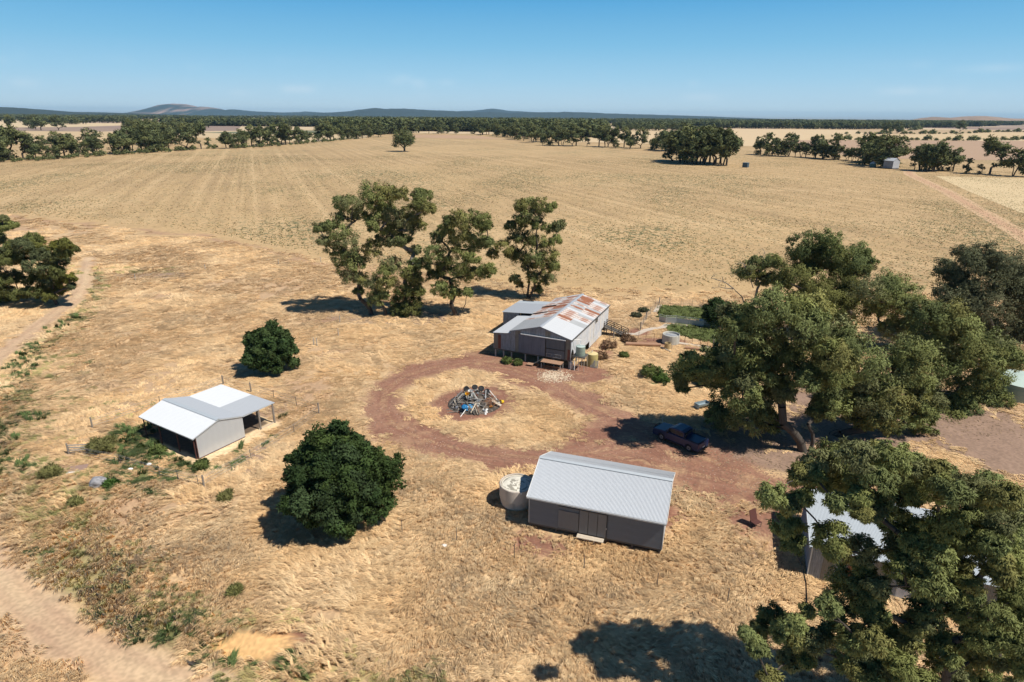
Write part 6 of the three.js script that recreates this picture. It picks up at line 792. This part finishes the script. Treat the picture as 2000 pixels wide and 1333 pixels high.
{
  const R = rng(950); let n = 0;
  const far = (x, z, h, label, group, v = (R() * 6) | 0) => { const o = FARV[v].clone(); o.name = numbered('gum_tree'); o.position.set(x, 0, z); o.rotation.y = R() * 6.28; const s = h / 15; o.scale.set(s * (1.0 + R() * 0.4), s, s * (1.0 + R() * 0.4)); scene.add(o); tag(o, label, 'tree', group); n++; return o; };
  const row = (P, step, depth, h, label, group) => { for (let i = 0; i < P.length - 1; i++) { const [a, b] = P[i], [c, d] = P[i + 1], L = Math.hypot(c - a, d - b), k = Math.max(1, Math.round(L / step)); for (let j = 0; j < k; j++) { const f = (j + R() * 0.7) / k, o = R() * depth, nx = -(d - b) / L, nz = (c - a) / L, sg = nz > 0 ? -1 : 1; far(lerp(a, c, f) + nx * o * sg, lerp(b, d, f) + nz * o * sg, h * (0.5 + R() * 0.75), label, group, (R() * 8) | 0); } } };
  row([[-344, -435], [-333, -468], [-327, -518], [-311, -564], [-300, -609]], 4.6, 30, 18.5, 'gum tree in the long row at the left edge of the paddock', 'gum trees along the left edge of the paddock');
  row([[-292, -622], [-283, -635], [-256, -678], [-247, -785], [-222, -912], [-195, -1033]], 9, 26, 20, 'gum tree in the row left of the lone round tree', 'gum trees in the row left of the lone tree');
  row([[-150, -1192], [-96, -1207], [-36, -1098], [-2, -959], [26, -819]], 11, 46, 22, 'gum tree in the row closing the middle of the paddock', 'gum trees closing the middle of the paddock');
  row([[30, -742], [60, -736], [84, -732], [126, -681], [150, -618]], 7, 28, 19.5, 'gum tree in the row left of the dense clump', 'gum trees in the row left of the dense clump');
  row([[212, -592], [244, -559], [262, -515], [270, -478], [266, -445]], 4.2, 20, 18, 'gum tree in the row between the dense clump and the far shed', 'gum trees between the dense clump and the far shed');
  row([[263, -432], [268, -413], [285, -420], [292, -425]], 3.2, 12, 16.5, 'gum tree in the thicket right of the far shed', 'gum trees right of the far shed');
  for (let i = 0; i < 20; i++) far(123 + (i % 7) * 4.6 + R() * 4, -452 - ((i / 7) | 0) * 16 - R() * 12 - (6 - (i % 7)) * 2.5, 22 + R() * 5, 'gum tree of the dense clump standing in the paddock', 'gum trees of the dense clump in the paddock', (i * 5) % 6);
  far(284, -405, 9.5, 'small round gum tree right of the thicket by the far shed', null, 6); far(295, -400, 22, 'tall leaning gum tree at the right beyond the farm road', null, 3); far(300, -388, 16, 'dark gum tree at the right edge, left of its pair', null, 1); far(306, -384, 17, 'dark gum tree at the right edge, right of its pair', null, 4); far(311, -380, 14, 'gum tree cut by the right edge beyond the farm road', null, 2); far(290, -402, 6, 'small bush like gum tree below the tall leaning one', null, 7);
  row([[-362, -629], [-517, -890], [-693, -1181], [-892, -1507]], 22, 30, 20, 'gum tree in the double row leading away at the left', 'gum trees leading away at the left');
  row([[-440, -850], [-573, -1079], [-689, -1308]], 26, 30, 18, 'gum tree in the right one of the rows leading away at the left', 'gum trees of the right row leading away');
  row([[-1174, -1523], [-1046, -1385], [-938, -1270], [-850, -1206]], 62, 30, 24, 'big gum tree standing in the pale far left field', 'big gum trees in the pale far left field');
  far(-580, -1633, 26, 'single gum tree on the pale field beyond the middle left row', null, 2); far(-1277, -1929, 20, 'single small gum tree at the edge of the cream far left field', null, 6); far(835, -1480, 24, 'pair of gum trees on the pale field at the right, left one', null, 1); far(1190, -1760, 30, 'broad gum tree on the pale far field at the right', null, 2); far(905, -1560, 26, 'gum tree right of the pair on the far right field', null, 4);
  { const G = {}; scene.children.forEach((o) => { if (o.userData.category === 'tree' && o.userData.group) (G[o.userData.group] ||= []).push(o); });
    const nth = (k) => (k === 1 ? 'leftmost' : k + (k % 10 === 1 && k % 100 !== 11 ? 'st' : k % 10 === 2 && k % 100 !== 12 ? 'nd' : k % 10 === 3 && k % 100 !== 13 ? 'rd' : 'th'));
    for (const g of Object.values(G)) { g.sort((a, b) => a.position.x / -a.position.z - b.position.x / -b.position.z); g.forEach((o, i) => { const l = o.userData.label.replace('gum tree', 'gum').replace('big gum', 'gum'); o.userData.label = i === 0 ? 'leftmost ' + l : i === g.length - 1 ? 'rightmost ' + l : nth(i + 1) + ' from left, ' + l; }); } }
  // shrubs at the feet of the left rows
  const sb = []; for (const P of [[[-338, -432], [-326, -468], [-318, -518], [-302, -564], [-290, -609]], [[-284, -622], [-247, -675], [-236, -785], [-212, -905]]]) for (let i = 0; i < P.length - 1; i++) for (let j = 0; j < 14; j++) { const f = R(); sb.push([lerp(P[i][0], P[i + 1][0], f) - R() * 14, 0, lerp(P[i][1], P[i + 1][1], f) - R() * 14, 1.4 + R() * 2.2]); }
  // hedges between the right hand fields
  for (const [P, k, s] of [[[[506, -1020], [613, -1041], [709, -1038], [844, -1087]], 26, 3.2], [[[715, -1425], [846, -1460], [1012, -1504], [1312, -1788], [1402, -1815]], 22, 4], [[[863, -1553], [1159, -1926], [1312, -2127]], 14, 5]]) for (let i = 0; i < P.length - 1; i++) for (let j = 0; j < k; j++) { const f = R(); sb.push([lerp(P[i][0], P[i + 1][0], f) + (R() - 0.5) * 6, 0, lerp(P[i][1], P[i + 1][1], f) + (R() - 0.5) * 8, s * (0.5 + R() * R() * 2.0)]); }
  const shrubG = crownGeo([[0, 0.55, 0, 0.62], [0.5, 0.45, 0.2, 0.5], [-0.45, 0.5, -0.2, 0.5], [0.1, 0.9, -0.1, 0.45]], { ls: 0.34, lw: 0.2, sub: 5, per: 10, tones: FGUM, hang: 0, spread: 0.7, lump: 0.5 }, rng(960));
  instances('hedge_shrubs', 'low shrubs along the far field edges and under the rows', shrubG, LEAF, sb.map(([x, y, z, s]) => [x, y, z, R() * 6, s * 1.25, s, 1, 1, 1]));
  { // lone round paddock tree
    const d = []; const q = rng(970); for (let i = 0; i < 46; i++) { const u = 1 - 1.75 * (i + 0.5) / 46, a = i * 2.39996, hh = Math.sqrt(1 - u * u), k = 0.78 + 0.2 * q(); d.push([Math.cos(a) * hh * 10.2 * k, 11.2 + u * 8.0 * k, Math.sin(a) * hh * 10.2 * k, 2.6]); d.push([Math.cos(a) * hh * 5, 11 + u * 4, Math.sin(a) * hh * 5, 2.6]); } d.push([-10, 6.2, 2, 2.2], [-8.2, 5.2, 1, 2.0]);
    const t = thing('lone_tree', 'lone big round tree standing out in the middle of the stubble paddock', 'tree', -101.8, -610); mk('trunk', merge([rod([0, -0.3, 0], [0, 5, 0], 1.0, 0.75, 9), rod([0, 3, 0], [-6, 8, 1], 0.5, 0.25), rod([0, 3.5, 0], [5, 9, 0], 0.5, 0.25), rod([0, 4, 0], [0.5, 11, 1], 0.6, 0.3)]), M.bark, t); mk('crown', crownGeo(d, { ls: 0.95, lw: 0.5, sub: 7, per: 16, tones: FGUM, hang: 0.3, spread: 0.72, lump: 0.5 }, q), LEAF, t);
  }
  // woods beyond: trees in thousands
  const wood = [[], [], []], quads = [
    [[[-323, -1146], [-247, -1070], [-160, -1345], [-2, -1250], [36, -905], [149, -1100], [210, -1500], [240, -1750], [-520, -1850], [-420, -1500]], 5200, 20], [[[-834, -1530], [-412, -1701], [-566, -2340], [-1104, -2029]], 1700, 17],
    [[[545, -2090], [1030, -2026], [1526, -2385], [3330, -4327], [2400, -5200], [420, -3100]], 8500, 17], [[[-2700, -2500], [-1300, -1900], [-1180, -2080], [-1600, -2700], [-2800, -2900]], 1500, 17], [[[-6000, -5200], [-2900, -3300], [-1400, -3000], [-1800, -4600], [-5200, -7500]], 2600, 15], [[[-1800, -3600], [600, -3300], [3200, -5200], [2400, -8000], [-3000, -8000]], 2400, 15], [[[330, -2230], [560, -2060], [430, -1600], [250, -1520]], 330, 15],
  ];
  for (const [P, cnt, h] of quads) { let a = 1e9, b = -1e9, c = 1e9, e = -1e9; for (const [x, z] of P) { a = Math.min(a, x); b = Math.max(b, x); c = Math.min(c, z); e = Math.max(e, z); } let k = 0, tries = 0; while (k < cnt && tries++ < cnt * 12) { const x = lerp(a, b, R()), z = lerp(c, e, R()); let inn = false; for (let i = 0, j = P.length - 1; i < P.length; j = i++) { const [p, q] = P[i], [r, s] = P[j]; if ((q > z) !== (s > z) && x < (r - p) * (z - q) / (s - q) + p) inn = !inn; } if (!inn) continue; if (cnt > 1200 && fbm(x / 620 + 4, z / 190 + 8, 3) < (z < -2900 ? 0.56 : z < -1600 ? 0.48 : 0.38)) continue; const s = h / 15 * (0.55 + R() * 0.85) * (z < -3000 ? 1.15 : 1), t = 0.8 + R() * 0.4; wood[(R() * 3) | 0].push([x, 0, z, R() * 6, s * (z < -3000 ? 1.9 : 1.15), s, t, t, t]); k++; } }
  wood.forEach((l, i) => { const q = rng(980 + i), cl = []; for (let m = 0; m < 9; m++) { const a = m * 2.4 + q(), f = q(), k = 4.6 * Math.sqrt(Math.max(0.1, 1 - Math.pow((f - 0.3) / 0.8, 2))) * Math.sqrt(q()); cl.push([Math.cos(a) * k, lerp(4.2, 13.6, f), Math.sin(a) * k, 2.3 + q()]); }
    const tg = rod([0, -0.5, 0], [0.3, 7, 0], 0.5, 0.3, 4, true).toNonIndexed(), tc = []; for (let v = 0; v < tg.attributes.position.count; v++) tc.push(0.05, 0.042, 0.036); tg.deleteAttribute('uv'); tg.setAttribute('color', new THREE.Float32BufferAttribute(tc, 3));
    instances('woodland', 'distant gum woods beyond the paddocks', mergeGeometries([crownGeo(cl, { tri: true, ls: 1.9, lw: 1.5, sub: 4, per: 7, tones: FGUM, hang: 0.2, flat: 0.8, spread: 0.7, lump: 0.6 }, q), tg]), LEAF, l); });
}
// far shed and tanks
{
  const t = thing('far_shed', 'small tall grey tin shed with a pale gable roof beside the far tree row', 'shed', 258.5, -438, 0.42, null, 0), n = 8, W = 6.4, L = 7, H = 5.0, P = 6.6;
  for (let i = 0; i < n; i++) { const a = i * W / n, b = a + W / n, h = (q) => (q < W / 2 ? lerp(H, P, q / (W / 2)) : lerp(P, H, (q - W / 2) / (W / 2))); lay('wall_sheet', corr(W / n, h(a), h(b), 0.2, 0.02), M.wallPale2, t, [a - W / 2, 0.4, 0], [1, 0, 0], [0, 1, 0]); lay('wall_sheet', corr(L / n, H, H, 0.2, 0.02), M.wallPale, t, [W / 2, 0.4, -i * L / n], [0, 0, -1], [0, 1, 0]); lay('wall_sheet', corr(L / n, H, H, 0.2, 0.02), M.wallGrey, t, [-W / 2, 0.4, -L + i * L / n], [0, 0, 1], [0, 1, 0]); }
  const S = Math.hypot(W / 2 + 0.3, P - H + 0.15); for (let i = 0; i < 5; i++) { lay('roof_sheet', corr((L + 0.6) / 5, S, S, 0.2, 0.02), M.zincBright, t, [W / 2 + 0.3, H + 0.3, 0.3 - i * (L + 0.6) / 5], [0, 0, -1], [-(W / 2 + 0.3), P - H + 0.15, 0]); lay('roof_sheet', corr((L + 0.6) / 5, S, S, 0.2, 0.02), M.zincNew, t, [-W / 2 - 0.3, H + 0.3, 0.3 - (i + 1) * (L + 0.6) / 5], [0, 0, 1], [W / 2 + 0.3, P - H + 0.15, 0]); }
  mk('skirt', bx(W, 0.9, 0.06, 0, 0.2, 0.06), M.doorDark, t);
  const tank = (label, x, z, r, h, c, roof) => { const k = thing('far_tank', label, 'tank', x, z, 0, null, 0); mk('shell', lathe([[r, 0], [r, h * 0.5], [r * 1.02, h * 0.5 + 0.05], [r, h * 0.5 + 0.1], [r, h]], 28), std(c, 0.6), k); mk('roof', lathe([[r * 1.03, h], [r * 0.5, h + roof * 0.6], [0, h + roof]], 28), M.zincBright, k); };
  tank('dark green tank with a bright conical roof left of the far shed', 250.6, -452, 2.1, 2.6, [0.06, 0.13, 0.12], 1.5);
  { const k = thing('water_tank', 'dark blue square water tank alone right of the dense tree clump', 'tank', 159, -443.5, -0.7, null, 0), m = std([0.045, 0.085, 0.12], 0.6); mk('shell', bx(3.4, 3.0, 3.2, 0, 1.5, 0), m, k); mk('lid', bx(3.6, 0.16, 3.4, 0, 3.08, 0), std([0.12, 0.18, 0.22], 0.6), k); for (const x of [-1.1, 0, 1.1]) mk('rib', bx(0.12, 2.9, 0.08, x, 1.5, 1.63), m, k); }
  { const k = thing('far_post', 'pair of tall thin poles at the middle of the paddock far edge', 'pole', -20, -1150, 0, null, 0); mk('pole', rod([0, 0, 0], [0, 13, 0], 0.35, 0.3), M.barkPale, k); mk('pole', rod([9, 0, -4], [9, 15, -4], 0.35, 0.3), M.barkPale, k); }
}
renderer.render(scene, camera);
